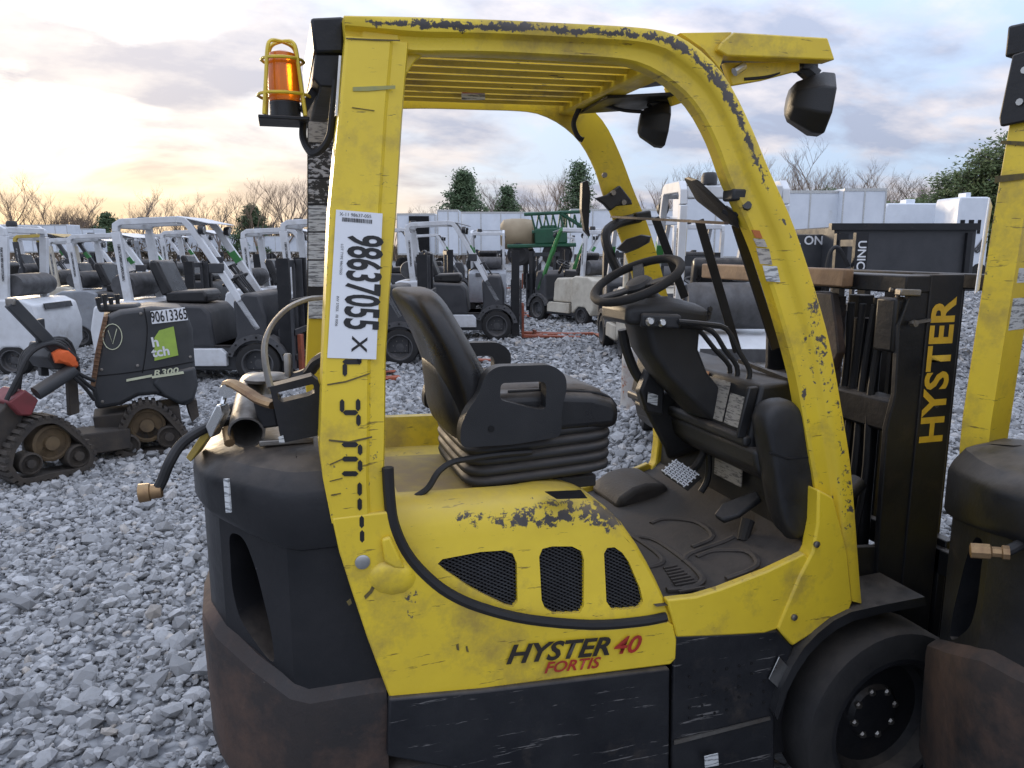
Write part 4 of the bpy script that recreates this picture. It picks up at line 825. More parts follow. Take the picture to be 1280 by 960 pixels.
t2('plastic_wrap', MB().prism([Vector((xr2(z)+x, YI+.071, z)) for x, z in ((.0, 1.74), (.02, 1.72), (.012, 1.60), (.012, 1.52), (-.006, 1.51), (-.004, 1.60))], (0, .004, 0)), M['white_sticker'], bevel=.002)
t2('tape_strip', MB().prism([Vector((xr2(1.78)-.001, y, z)) for y, z in ((YI+.004, 1.79), (YI+.066, 1.788), (YI+.066, 1.772), (YI+.004, 1.776))], (-.001, 0, 0)), M['scrape'])
t2('tape_strip', MB().prism([Vector((xr2(1.88)-.001, y, z)) for y, z in ((YI+.004, 1.86), (YI+.066, 1.87), (YI+.066, 1.862), (YI+.004, 1.85))], (-.001, 0, 0)), M['scrape'])
hp = w2(atd(1212, 688, 1.50)); hq = w2(atd(1245, 690, 1.48))
t2('hose_coupling', MB().lathe([(.010, 0), (.016, .002), (.016, .036), (.011, .04), (.011, .056), (.015, .058), (.015, .07)], hp, hq-hp, 8), M['brass'])
t2('gas_hose', MB().tube(cat([w2(atd(u, v, d)) for u, v, d in ((1256, 690, 1.48), (1272, 682, 1.48), (1290, 668, 1.5), (1330, 600, 1.6), (1330, 540, 1.7))], 4), .011, 10), M['gasket'])
t2('tank_seat', MB().lathe([(.10, 0), (.11, .02), (.11, .05), (.085, .055), (.085, .085), (.10, .09), (.10, .11), (.03, .115)], Vector((.02, 2.22, 1.165)), (0, 0, 1), 24), M['bpaint'])
# ================================================================== ground
gm = bpy.data.materials.new('gravel_bed'); gm.use_nodes = True; t = gm.node_tree; bs = t.nodes['Principled BSDF']
co = N(t, 'ShaderNodeTexCoord').outputs['Object']
vo = N(t, 'ShaderNodeTexVoronoi', i_Scale=17, i_Randomness=1.0); Lk(t, co, vo.inputs['Vector'])
hs = N(t, 'ShaderNodeSeparateColor'); Lk(t, vo.outputs['Color'], hs.inputs[0])
nz = N(t, 'ShaderNodeTexNoise', i_Scale=.35, i_Detail=5); Lk(t, co, nz.inputs['Vector'])
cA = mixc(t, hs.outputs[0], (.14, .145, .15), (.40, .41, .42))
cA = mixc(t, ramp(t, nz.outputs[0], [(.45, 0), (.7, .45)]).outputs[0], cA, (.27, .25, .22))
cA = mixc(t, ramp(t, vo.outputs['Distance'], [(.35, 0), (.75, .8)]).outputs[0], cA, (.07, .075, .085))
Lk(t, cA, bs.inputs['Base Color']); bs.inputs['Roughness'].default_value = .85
bp = N(t, 'ShaderNodeBump', i_Strength=.9, i_Distance=.03); bp.invert = True; Lk(t, vo.outputs['Distance'], bp.inputs['Height']); Lk(t, bp.outputs[0], bs.inputs['Normal'])
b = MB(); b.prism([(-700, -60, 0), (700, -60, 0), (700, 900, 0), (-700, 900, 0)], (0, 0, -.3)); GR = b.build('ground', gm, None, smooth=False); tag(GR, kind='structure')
sm = bpy.data.materials.new('gravel_stone'); sm.use_nodes = True; t = sm.node_tree; bs = t.nodes['Principled BSDF']
at_ = N(t, 'ShaderNodeAttribute', attribute_name='tone').outputs['Fac']
co = N(t, 'ShaderNodeTexCoord').outputs['Object']
nz = N(t, 'ShaderNodeTexNoise', i_Scale=55, i_Detail=4, i_Roughness=.65); Lk(t, co, nz.inputs['Vector'])
c = ramp(t, at_, [(0, (.14, .143, .148)), (.3, (.235, .24, .246)), (.6, (.33, .336, .342)), (.85, (.46, .465, .47)), (.93, (.40, .36, .31)), (1, (.62, .62, .62))]).outputs[0]
c = mixc(t, mth(t, 'MULTIPLY', ramp(t, nz.outputs[0], [(.4, 0), (.65, 1)]).outputs[0], .45), c, (.25, .25, .245))
Lk(t, c, bs.inputs['Base Color']); bs.inputs['Roughness'].default_value = .8
bp = N(t, 'ShaderNodeBump', i_Strength=.4, i_Distance=.006); Lk(t, nz.outputs[0], bp.inputs['Height']); Lk(t, bp.outputs[0], bs.inputs['Normal'])
rng = np.random.default_rng(5)
ph = (1+5**.5)/2
ICO = np.array([(-1, ph, 0), (1, ph, 0), (-1, -ph, 0), (1, -ph, 0), (0, -1, ph), (0, 1, ph), (0, -1, -ph), (0, 1, -ph), (ph, 0, -1), (ph, 0, 1), (-ph, 0, -1), (-ph, 0, 1)])/np.hypot(1, ph)
ICF = np.array([(0, 11, 5), (0, 5, 1), (0, 1, 7), (0, 7, 10), (0, 10, 11), (1, 5, 9), (5, 11, 4), (11, 10, 2), (10, 7, 6), (7, 1, 8), (3, 9, 4), (3, 4, 2), (3, 2, 6), (3, 6, 8), (3, 8, 9), (4, 9, 5), (2, 4, 11), (6, 2, 10), (8, 6, 7), (9, 8, 1)])
OCT = np.array([(1, 0, 0), (-1, 0, 0), (0, 1, 0), (0, -1, 0), (0, 0, 1), (0, 0, -1)], float)
OCF = np.array([(0, 2, 4), (2, 1, 4), (1, 3, 4), (3, 0, 4), (2, 0, 5), (1, 2, 5), (3, 1, 5), (0, 3, 5)])
def stones(n, d0, d1, s0, s1, BV, BF, lift=.25, wide=.80, px=0):
    d = np.sqrt(rng.uniform(d0*d0, d1*d1, n)); l = rng.uniform(-wide, wide, n)*(d+.8)
    x = d*math.sin(TH)+l*math.cos(TH); y = d*math.cos(TH)-l*math.sin(TH)
    s = s0*np.exp(rng.normal(0, .42, n)); s = np.clip(s, s0*.45, s1)
    k = len(BV); P = BV[None]*(1+rng.normal(0, .17, (n, k, 1)))
    P = P*np.stack([rng.uniform(.75, 1.3, n), rng.uniform(.65, 1.05, n), rng.uniform(.45, .8, n)], 1)[:, None]*s[:, None, None]
    A = rng.uniform(0, 6.283, n); B = rng.normal(0, .5, n); Cg = rng.normal(0, .5, n)
    ca, sa, cb, sb_, cc, sn = np.cos(A), np.sin(A), np.cos(B), np.sin(B), np.cos(Cg), np.sin(Cg); z0 = np.zeros(n); o1 = np.ones(n)
    Rz = np.array([[ca, -sa, z0], [sa, ca, z0], [z0, z0, o1]]).transpose(2, 0, 1); Ry = np.array([[cb, z0, sb_], [z0, o1, z0], [-sb_, z0, cb]]).transpose(2, 0, 1); Rx = np.array([[o1, z0, z0], [z0, cc, -sn], [z0, sn, cc]]).transpose(2, 0, 1)
    P = np.einsum('nij,nkj->nki', Rz @ Ry @ Rx, P)
    zc = s*(lift+rng.uniform(-.15, .45, n)); P += np.stack([x, y, zc], 1)[:, None]
    tone = np.clip(rng.beta(2.2, 2.0, n), 0, 1)
    F = (BF[None]+(np.arange(n)*k)[:, None, None]).reshape(-1, 3)
    return P.reshape(-1, 3), F, np.repeat(tone, k)
parts = [stones(52000, 1.2, 5.5, .0155, .05, ICO, ICF), stones(48000, 5.5, 9.5, .021, .06, ICO, ICF), stones(42000, 9.5, 17, .034, .08, OCT, OCF), stones(30000, 17, 34, .05, .11, OCT, OCF), stones(500, 1.5, 8, .036, .06, ICO, ICF, .4)]
V, Fc, T = [], [], []; off_ = 0
for p, f, tn in parts: V.append(p); Fc.append(f+off_); T.append(tn); off_ += len(p)
V = np.concatenate(V); Fc = np.concatenate(Fc); T = np.concatenate(T)
me = bpy.data.meshes.new('gravel'); me.vertices.add(len(V)); me.vertices.foreach_set('co', V.ravel().astype(np.float32))
me.loops.add(Fc.size); me.loops.foreach_set('vertex_index', Fc.ravel().astype(np.int32)); me.polygons.add(len(Fc))
me.polygons.foreach_set('loop_start', np.arange(0, Fc.size, 3, dtype=np.int32)); me.polygons.foreach_set('loop_total', np.full(len(Fc), 3, np.int32))
me.update(calc_edges=True); a = me.attributes.new('tone', 'FLOAT', 'POINT'); a.data.foreach_set('value', T.astype(np.float32)); me.materials.append(sm); me.shade_flat()
go = bpy.data.objects.new('gravel', me); COL.objects.link(go); tag(go, 'blue grey crushed stone covering the whole yard', 'gravel', kind='stuff')
# ================================================================== background forklifts
M['white'] = mat('dirty_white_paint', (.66, .68, .70), (.54, .55, .56), 5, .45, chip=((.18, .12, .08), .76, 14), scratch=((.3, .27, .24), .72, (6, 6, 30)), stain=((.42, .40, .36), .58, 3))
M['dark'] = mat('charcoal_paint', (.028, .030, .034), (.045, .046, .05), 6, .5, dust=(DUST, .5))
M['green'] = mat('green_paint', (.05, .25, .06), (.04, .19, .05), 8, .45)
M['dgreen'] = mat('dark_green_paint', (.012, .085, .04), (.01, .06, .03), 3, .5)
M['tank'] = mat('tan_plastic_tank', (.34, .27, .17), (.27, .21, .13), 2, .6)
M['cream_white'] = mat('yellowed_white_paint', (.60, .56, .46), (.46, .42, .34), 5, .5, chip=((.16, .09, .05), .70, 10), stain=((.36, .30, .22), .52, 3))
M['grey_paint'] = mat('grey_machine_paint', (.30, .32, .34), (.22, .23, .25), 5, .5, stain=((.2, .17, .14), .56, 3))
M['white_ink'] = mat('white_lettering', (.75, .76, .77), None, 9, .5)
M['grey_rim'] = mat('grey_wheel', (.09, .09, .095), (.05, .05, .05), 9, .6, dust=(DUST, .3))
M['forkrust'] = mat('orange_red_fork_paint', (.36, .09, .04), (.2, .06, .035), 8, .6)
def hoopbar(b, pts, w_, y, th):
    pts = [Vector((x, y, z)) for x, z in pts]; rings = []
    for i, p in enumerate(pts):
        tt = (pts[min(i+1, len(pts)-1)]-pts[max(i-1, 0)]).normalized(); n = Vector((-tt.z, 0, tt.x))
        rings.append([p+n*w_/2, p+n*w_/2+Vector((0, th, 0)), p-n*w_/2+Vector((0, th, 0)), p-n*w_/2])
    b.loft(rings, True)
def make_bg(brand='UNICARRIERS', rear_text='NISSAN'):
    r = empty('white_forklift', (0, 0, 0))
    hw = .44
    b = MB(); b.bb(-1.45, .12, -.40, .40, .18, .50); b.build('chassis', M['dark'], r, bevel=.01)
    for s in (-1, 1):
        b = MB(); b.prism([(-1.10, s*.47, .24), (-.36, s*.47, .24), (-.36, s*.47, .40), (-.42, s*.47, .46), (-1.10, s*.47, .46)], (0, -s*.08, 0)); b.build('step', M['white'], r, bevel=.01)
    b = MB(); b.prism([(x, -.42, z) for x, z in ((-1.40, .47), (-1.40, .98), (-1.25, 1.03), (-.62, 1.0), (-.54, .90), (-.50, .47))], (0, .84, 0)); b.build('hood', M['dark'], r, bevel=.04, seg=3)
    cwp = [(-1.20, .26), (-1.16, 1.0), (-1.30, 1.06), (-1.72, 1.05), (-1.86, .98), (-1.92, .70), (-1.90, .40), (-1.80, .22), (-1.62, .40), (-1.42, .40), (-1.26, .26)]
    b = MB(); b.prism([(x, -.48, z) for x, z in cwp], (0, .96, 0)); CWb = b.build('counterweight', M['white'], r, bevel=.06, seg=3)
    text('rear_lettering', rear_text, M['red_ink'], CWb, (-1.912, 0, .84), (0, -1, 0), (.2, 0, 1), .13, sx=1.1, bold=.02, lift=.012)
    b = MB(); b.prism([(-1.905, -.30, .91), (-1.885, -.30, .99), (-1.87, -.30, .99), (-1.89, -.30, .91)], (0, .6, 0)); b.build('radiator_grille', M['mesh_wire'], CWb)
    b = MB(); b.prism([(x, -.44, z) for x, z in ((-.30, .48), (-.24, .62), (-.26, 1.05), (-.12, 1.16), (.06, 1.14), (.13, .85), (.13, .48))], (0, .88, 0)); b.build('cowl', M['dark'], r, bevel=.04, seg=3)
    b = MB(); b.bb(-.56, -.22, -.40, .40, .46, .50); b.build('floor_plate', M['mat'], r, bevel=.005)
    S = empty('seat', (0, 0, 0), 0, r)
    b = MB(); b.prism([(x, -.24, z) for x, z in ((-1.12, 1.02), (-1.12, 1.16), (-.66, 1.18), (-.62, 1.10), (-.64, 1.02))], (0, .48, 0)); b.build('cushion', M['vinyl'], S, bevel=.03, seg=3)
    b = MB(); b.prism([(x, -.24, z) for x, z in ((-1.16, 1.10), (-1.30, 1.50), (-1.26, 1.56), (-1.18, 1.54), (-1.03, 1.14))], (0, .48, 0)); b.build('backrest', M['vinyl'], S, bevel=.03, seg=3)
    roof = [(-1.46, .98), (-1.50, 1.40), (-1.545, 1.90), (-1.54, 1.98), (-1.48, 2.02), (-.84, 2.05)]; frl = [(-.84, 2.05), (-.76, 2.04), (-.70, 1.97), (-.62, 1.84), (-.40, 1.46), (-.18, 1.06), (.02, .70)]
    for s in (-1, 1):
        y = s*hw; th = -s*.06
        b = MB(); hoopbar(b, roof[:3], .10, y, th); b.build('rear_post', M['white'], r, ang=50, bevel=.006)
        b = MB(); hoopbar(b, roof[2:], .075, y, th); b.build('roof_rail', M['white'], r, ang=50, bevel=.006)
        b = MB(); hoopbar(b, frl, .075, y, th); b.build('front_leg', M['white'], r, ang=50, bevel=.006)
        if s > 0: b = MB(); hoopbar(b, [(-.52, 1.655), (-.44, 1.52)], .085, y+.006, th-.012); b.build('tape_band', M['green'], r)
        else: b = MB(); b.bb(-.50, -.34, y-.02, y+.05, 1.40, 1.52); b.build('leg_clamp', M['dark'], r, bevel=.01)
        b = MB(); b.prism([(-1.53, s*.442, 1.75), (-1.50, s*.442, 1.75), (-1.475, s*.442, 1.30), (-1.505, s*.442, 1.30)], (0, s*.002, 0)); b.build('post_decal', M['print_dark'], r)
        L_ = MB().lathe([(.05, 0), (.06, .03), (.06, .06), (.052, .062)], (-.60, s*.40, 1.93), (1, 0, -.1), 14).build('headlight', M['plastic'], r)
        MB().lathe([(.048, 0), (.046, .006)], (-.54, s*.40, 1.925), (1, 0, -.1), 14).build('lens', M['zinc'], L_)
        # arched fender with bolt holes
        b = MB(); rings = []
        for k in range(11):
            t = R(8+k*15.5); c_, s_ = math.cos(t), math.sin(t)
            rings.append([Vector((c_*.30, s*.48, .27+s_*.30)), Vector((c_*.37, s*.48, .27+s_*.37)), Vector((c_*.37, s*.22, .27+s_*.37)), Vector((c_*.30, s*.22, .27+s_*.30))])
        b.loft(rings, True); FE = b.build('fender', M['grey_rim'], r, ang=50)
        for k in range(7):
            t = R(20+k*23); MB().lathe([(.014, 0), (.014, .003)], (math.cos(t)*.335, s*.481, .27+math.sin(t)*.335), (0, s, 0), 8).build('fender_hole', M['hole'], FE)
        for x, rad, wd in ((0, .265, .18), (-1.50, .215, .15)):
            wheel(r, (x, s*(.47-wd/2), rad), rad, wd, s, bolts=7, br=.36, disc=M['grey_rim'])
        # mast
        b = MB(); b.prism([Vector((x, s*(.40-dy), .08)) for x, dy in ((.26, 0), (.40, 0), (.40, .07), (.375, .07), (.375, .02), (.285, .02), (.285, .07), (.26, .07))], (0, 0, 1.50)); MR = b.build('mast_rail', M['bpaint'], r)
        text('mast_lettering', brand, M['white_ink'], MR, (.33, s*.40, 1.22), (0, 0, -1), (-s*-1, 0, 0), .125, sx=.86, bold=.01, lift=.002)
        b = MB(); b.bb(.29, .37, s*.36-.02*s, s*.30, .12, 1.56); b.build('inner_mast_rail', M['dark'], r, bevel=.004)
        MB().lathe([(.035, 0), (.035, .95), (.022, .95), (.022, 1.40)], (.28, s*.24, .1), (0, 0, 1), 12).build('lift_cylinder', M['dark'], r)
        b = MB(); b.bb(.44, .485, s*.26-.06, s*.26+.06, .06, .62); b.prism([(.45, s*.26-.06, .04), (.45, s*.26-.06, .09), (1.50, s*.26-.06, .06), (1.50, s*.26-.06, .045)], (0, .12, 0)); b.build('fork', M['forkrust'], r, bevel=.004)
        b = MB(); b.bb(.41, .44, s*.42-.03, s*.42+.03, .20, 1.05); b.build('carriage_post', M['dark'], r)
    for k in range(6):
        y = -.30+k*.12; b = MB(); b.bb(-1.46, -.84, y-.02, y+.02, 2.0, 2.035); b.build('roof_bar', M['white'], r)
    b = MB(); b.bb(-1.58, -1.50, -.38, .38, 1.94, 2.02); b.build('rear_header', M['white'], r, bevel=.01)
    b = MB(); b.bb(-.86, -.80, -.38, .38, 2.0, 2.07); b.build('front_header', M['white'], r, bevel=.01)
    b = MB(); b.prism([(-.84, -.42, 2.085), (-.48, -.42, 2.0), (-.48, .42, 2.0), (-.84, .42, 2.085)], (0, 0, .008)); b.build('visor', M['white'], r)
    for z in (.30, .62, 1.0): b = MB(); b.bb(.41, .44, -.44, .44, z, z+.07); b.build('carriage_bar', M['dark'], r)
    for z in (.6, 1.46): b = MB(); b.bb(.24, .28, -.38, .38, z, z+.09); b.build('mast_crossbar', M['dark'], r)
    SWb = empty('steering_wheel', (0, 0, 0), 0, r); nn = Vector((-.5, 0, .86)); cc = Vector((-.36, 0, 1.30)); aa = nn.orthogonal().normalized(); bb_ = nn.cross(aa)
    MB().tube([cc+(aa*math.cos(k*math.pi/9)+bb_*math.sin(k*math.pi/9))*.16 for k in range(19)], .014, 6, cap=False).build('rim', M['plastic'], SWb)
    MB().tube([cc, (-.10, 0, .95)], .035, 8).build('column', M['plastic'], SWb)
    b = MB(); b.bar(cc-aa*.15, cc+aa*.15, .025, .012, nn); b.bar(cc-bb_*.15, cc, .025, .012, nn); b.build('spoke', M['plastic'], SWb)
    for k in range(3): MB().tube([(-.05, -.15-k*.07, 1.1), (-.22, -.15-k*.07, 1.36)], .011, 6).build('control_lever', M['plastic'], r)
    MB().lathe([(.065, 0), (.065, .05), (.05, .075)], (-1.52, .2, 2.03), (0, 0, 1), 14).build('beacon', M['plastic'], r)
    MB().lathe([(.14, -.36), (.155, -.30), (.155, .30), (.14, .36)], (-1.55, 0, 1.24), (0, 1, 0), 18).build('gas_tank', M['grey_rim'], r)
    return r
def ground_at(u, d, off=0):
    l = (u-640)/FPX*(d*math.cos(PITCH)+CH*math.sin(PITCH)); p = H_*(d+off)+R_*l; return Vector((p.x, p.y, 0))
FACE_R = -TH
G_ROW = 'white forklifts parked in rows behind'
bg0 = make_bg(); first = [True]
def place(u, d, rz, label, sc_=(1, 1, 1), off=.45, mats=None, z=0):
    o = bg0 if first[0] else copy_tree(bg0); first[0] = False
    p = ground_at(u, d, off); p.z = z; o.location = p; o.rotation_euler = (0, 0, rz); o.scale = sc_
    tag(o, label, 'forklift', G_ROW)
    if 'lettering on its tail' not in label and o is not bg0:
        for ch in list(o.children_recursive):
            if ch.name.startswith('rear_lettering'): bpy.data.objects.remove(ch)
    if mats:
        for ch in o.children_recursive:
            n = ch.name.split('.')[0]
            if n in mats and ch.type == 'MESH': ch.material_slots[0].link = 'OBJECT'; ch.material_slots[0].material = M[mats[n]]
    return o
place(324, 9.0, FACE_R, 'white forklift right behind the black tracked loader, its front wheel and mast clear', (1.02, 1, .95))
place(621, 13.4, FACE_R, 'white forklift with black mast seen just right of the seat back', (1, 1, 1))
place(500, 10.5, FACE_R, 'white forklift whose front wheel shows left of the seat back', (1, 1, .97))
place(431, 12.2, FACE_R, 'white forklift mostly hidden behind the yellow rear post', (1, 1, .93))
place(216, 12.4, FACE_R, 'white forklift in the row behind, mast rising left of the slanted white leg', (1, 1, .89), mats={'counterweight': 'grey_paint'})
place(176, 14.0, FACE_R, 'white forklift farther left with scuffed posts above the loader arm', (1, 1, .87), mats={'rear_post': 'cream_white', 'counterweight': 'cream_white', 'hood': 'grey_paint'})
place(-128, 9.6, FACE_R+math.pi, 'pale forklift counterweight cut by the left edge of the picture', (1, 1, .93))
place(118, 16.5, FACE_R, 'forklift with dark posts and beige roof at the far left', (1, 1, .92), mats={'rear_post': 'dark', 'front_leg': 'dark', 'roof_rail': 'yellow_dusty', 'visor': 'yellow_dusty', 'counterweight': 'dark'})
place(693, 16.9, FACE_R+math.pi*.70, 'old white forklift with bright green front legs in the middle distance', (1, 1, .98), mats={'front_leg': 'green', 'counterweight': 'cream_white', 'hood': 'cream_white', 'step': 'cream_white'}, off=.6)
place(853, 6.65, math.pi/2-TH-R(3), 'white forklift with red lettering on its tail, seen through the screen bars', (1, .80, 1), off=0)
place(786, 12.6, math.pi/2-TH+R(4), 'white forklift seen from behind just left of the steering wheel', (1, 1, 1), off=0, mats={'counterweight': 'cream_white', 'rear_post': 'cream_white', 'step': 'cream_white'})
place(612, 21.5, math.pi/2-TH, 'small white forklift seen from behind far beyond the seat', (1, 1, 1), off=0, mats={'hood': 'grey_paint', 'counterweight': 'grey_paint'})
place(545, 19, FACE_R+R(12), 'small white forklift half hidden left of the middle one', (1, 1, 1), off=0)
place(720, 24, FACE_R+math.pi, 'distant white forklift under the green sprayer boom', (1, 1, 1), off=0)
place(305, 15.5, FACE_R, 'white forklift in the far row between the slanted leg and the yellow post', (1, 1, .95), mats={'counterweight': 'cream_white'})
place(85, 19, FACE_R, 'small white forklift far behind at the left edge', (1, 1, .95), mats={'hood': 'grey_paint'})
place(250, 20, FACE_R, 'small distant white forklift framed by the slanted white roof', (1, 1, .95), mats={'rear_post': 'grey_paint', 'counterweight': 'grey_paint'})
place(575, 26, FACE_R, 'tiny white forklift in the last row below the tall pine', (1, 1, 1))
place(668, 30, FACE_R+math.pi, 'tiny forklift in the last row below the tan tank', (1, 1, 1), mats={'hood': 'grey_paint', 'counterweight': 'cream_white'})
place(845, 15, math.pi/2-TH, 'white forklift farther back between the screen bars', (1, 1, 1), off=0, mats={'counterweight': 'grey_paint'})
for ch in list(bg0.children_recursive):
    if ch.name.startswith('rear_lettering'): bpy.data.objects.remove(ch)
# fork blades lying on the gravel
for (u0, v0, u1, v1, lb) in ((668, 419, 742, 417, 'orange red fork blade lying on gravel beyond the seat'), (480, 473, 500, 472, 'short orange fork tip on gravel beside the yellow post')):
    p, q = atz(u0, v0, .04), atz(u1, v1, .04); b = MB(); b.bar(p, q, .05, .12, (0, 1, 0)); b.bar(p, p+Vector((0, 0, .10)), .05, .1, (0, 1, 0)); o = b.build('fork_blade', M['forkrust'], None, bevel=.01); tag(o, lb, 'fork', 'loose fork blades')
# rusty white post in front of the row
M['rustwhite'] = mat('rust_streaked_white_paint', (.52, .50, .46), (.40, .37, .33), 8, .7, bump=.3, chip=((.17, .055, .022), .60, 7), stain=((.26, .12, .07), .5, 5))
PO = empty('steel_post', ground_at(788, 7.6)); b = MB(); pc = PO.location
b.loft([[pc+Vector((math.cos(k*math.pi/8)*r_, math.sin(k*math.pi/8)*r_, z)) for k in range(16)] for z, r_ in ((-.02, .105), (.20, .10), (.50, .098), (.60, .095), (.63, .07))], True); b.build('pipe', M['rustwhite'], PO, ang=40)
b = MB(); b.lathe([(.15, 0), (.15, .02), (.11, .025)], pc, (0, 0, 1), 16); b.build('flange', M['rustwhite'], PO)
tag(PO, 'short rusty white steel post standing on gravel below the steering wheel', 'post')
# ================================================================== black container and loose mast on the right
CNT = empty('dump_trailer', ground_at(1120, 10.5))
def dpt(u, v, d): return atd(u, v, d)
def wallbox(name, u0, u1, vt, d, dep, mt, parent, zb=0, lab=None, **kw):
    a, c = atd(u0, vt, d), atd(u1, vt, d); zt_ = (a.z+c.z)/2; b = MB(); A0, C0 = Vector((a.x, a.y, zb)), Vector((c.x, c.y, zb)); D = H_*dep
    b.prism([A0, C0, C0+D, A0+D], (0, 0, zt_-zb)); return b.build(name, mt, parent, **kw)
wallbox('trailer_bed', 1044, 1222, 283, 10.5, 2.2, M['dark'], CNT, zb=1.22, bevel=.02)
wallbox('bed_rim', 1040, 1226, 279, 10.44, .10, M['bpaint'], CNT, zb=1.86)
for k in range(2): wallbox('bed_rib', 1050+k*160, 1056+k*160, 291, 10.44, .06, M['bpaint'], CNT, zb=1.24)
for u in (1076, 1118): MB().lathe([(.20, .02), (.40, 0), (.42, .05), (.42, .25), (.40, .30)], ground_at(u, 10.9)+Vector((0, 0, .42)), H_, 20).build('wheel', M['rubber'], CNT)
b = MB(); b.bar(ground_at(1062, 11.3)+Vector((0, 0, 1.12)), ground_at(1205, 11.3)+Vector((0, 0, 1.12)), .2, .9, H_); b.build('trailer_frame', M['bpaint'], CNT)
b = MB(); b.bar(ground_at(1190, 11.3), ground_at(1190, 11.3)+Vector((0, 0, 1.1)), .1, .1); b.build('stand', M['bpaint'], CNT)
tag(CNT, 'black dump trailer bed standing behind the mast at the right', 'trailer')
PB = wallbox('black_panel', 985, 1040, 293, 10.9, .5, M['dark'], None, bevel=.01); tag(PB, 'black cabinet with white letters beside the black dump trailer', 'cabinet')
a = atd(1006, 301, 10.9)-H_*.004; text('cabinet_lettering', 'AL ON', M['white_ink'], PB, a, R_, (0, 0, 1), .17, bold=.02, lift=.003)
LM = empty('loose_mast', ground_at(1056, 9.2)); pm = LM.location
b = MB(); b.prism([pm+R_*x+H_*y for x, y in ((.0, 0), (.15, 0), (.15, .08), (.12, .08), (.12, .02), (.03, .02), (.03, .08), (0, .08))], (0, 0, 1.80)); MRl = b.build('mast_rail', M['bpaint'], LM)
b = MB(); b.prism([pm+R_*x+H_*y for x, y in ((.0, .55), (.15, .55), (.15, .63), (0, .63))], (0, 0, 1.80)); b.build('mast_rail', M['bpaint'], LM)
for z in (.1, .9, 1.68): b = MB(); b.bar(pm+R_*.08+H_*.05+Vector((0, 0, z)), pm+R_*.08+H_*.58+Vector((0, 0, z)), .1, .08, (0, 0, 1)); b.build('crossbar', M['dark'], LM)
MB().tube(cat([pm+R_*-.02+H_*.1+Vector((0, 0, 1.4)), pm+R_*-.16+H_*.1+Vector((0, 0, 1.62)), pm+R_*-.26+H_*.1+Vector((0, 0, 1.55)), pm+R_*-.3+H_*.1+Vector((0, 0, 1.2))]), .025, 8).build('hose', M['gasket'], LM)
text('mast_lettering', 'UNICARRIERS', M['white_ink'], MRl, pm+R_*.075+Vector((0, 0, 1.28)), (0, 0, -1), R_, .14, sx=1.0, bold=.015, lift=.003)
tag(LM, 'black mast with white upright lettering standing before the black dump trailer', 'mast')
# ================================================================== tracked loader
M['loader'] = mat('loader_charcoal_plastic', (.030, .033, .037), (.045, .047, .05), 5, .5, dust=((.2, .17, .14), .5), stain=((.06, .055, .05), .55, 4))
M['orange_cloth'] = mat('orange_cloth', (.75, .14, .03), (.6, .1, .02), 9, .7, bump=.5, bscale=30)
M['track'] = mat('muddy_track_rubber', (.035, .031, .028), (.07, .058, .046), 10, .85, bump=.5, bscale=60)
M['tan'] = mat('tan_sprocket', (.16, .11, .055), (.09, .065, .04), 9, .8)
M['redpaint'] = mat('faded_red_paint', (.20, .035, .04), (.13, .03, .03), 8, .55)
M['lime'] = mat('lime_decal', (.35, .50, .08), (.28, .40, .07), 12, .5)
M['rad'] = mat('dusty_radiator', (.22, .12, .06), (.12, .07, .045), 20, .7)
M['cream'] = mat('cream_decal', (.62, .64, .45), None, 9, .5)
TL = empty('tracked_loader', (0, 0, 0))
pf, pr = atz(62, 601, 0), atz(192, 569, 0); TL.location = (pf+pr)/2
sdir = (pr-pf).normalized(); ndir = Vector((-sdir.y, sdir.x, 0));
if ndir.dot(H_) < 0: ndir = -ndir
vdir = Vector((math.sin(TH-R(27)), math.cos(TH-R(27)), 0))
def tp2(u, v, off=0):
    d = ray(u, v); o_ = pr+vdir*off; return C_+d*((o_-C_).dot(vdir)/d.dot(vdir))
def tp(u, v, off=0):
    d = ray(u, v); o_ = pf+ndir*off; return C_+d*((o_-C_).dot(ndir)/d.dot(ndir))
def tprism(name, pts, off, dep, mt, parent=None, **kw):
    b = MB(); b.prism([tp2(u, v, off) for u, v in pts], vdir*dep); return b.build(name, mt, parent or TL, **kw)
BD = tprism('engine_cover', [(133, 395), (150, 388), (190, 383), (232, 386), (241, 411), (243, 440), (246, 479), (243, 502), (230, 509), (212, 500), (195, 494), (173, 496), (152, 507), (120, 513), (113, 480), (122, 440)], .06, .62, M['loader'], bevel=.035, seg=3)
tprism('cover_swell', [(196, 470), (244, 458), (248, 482), (243, 500), (225, 506), (205, 496), (190, 480)], .035, .10, M['loader'], bevel=.025, seg=3)
RD = tprism('radiator', [(113, 482), (119, 440), (129, 396), (135, 395), (126, 440), (119, 484)], .05, .60, M['rad'], bevel=.003)
for k in range(16):
    t = k/15; u, v = 130-15*t, 400+76*t; b = MB(); b.bar(tp2(u-2, v, .045), tp2(u+4.5, v+.6, .045), .006, .008, vdir); b.build('fin', M['rad'], RD)
def tflat(name, pts, off, mt, parent=BD): b = MB(); b.prism([tp2(u, v, off) for u, v in pts], -vdir*.004); return b.build(name, mt, parent)
for pts in ([(121, 470), (160, 466), (205, 459), (243, 452)], [(180, 385), (184, 410), (182, 440), (178, 466)], [(196, 494), (214, 482), (245, 476)]): MB().tube(cat([tp2(u, v, .058) for u, v in pts], 4), .004, 5).build('panel_gap', M['hole'], BD)
for u, v in ((127, 462), (172, 457), (238, 446), (176, 392), (128, 502)): MB().lathe([(.012, 0), (.012, .008), (.007, .010)], tp2(u, v, .058), -vdir, 8).build('fastener', M['steel'], BD)
tprism('mud_flap', [(232, 498), (246, 500), (249, 520), (240, 528)], .10, .40, M['track'], bevel=.004)
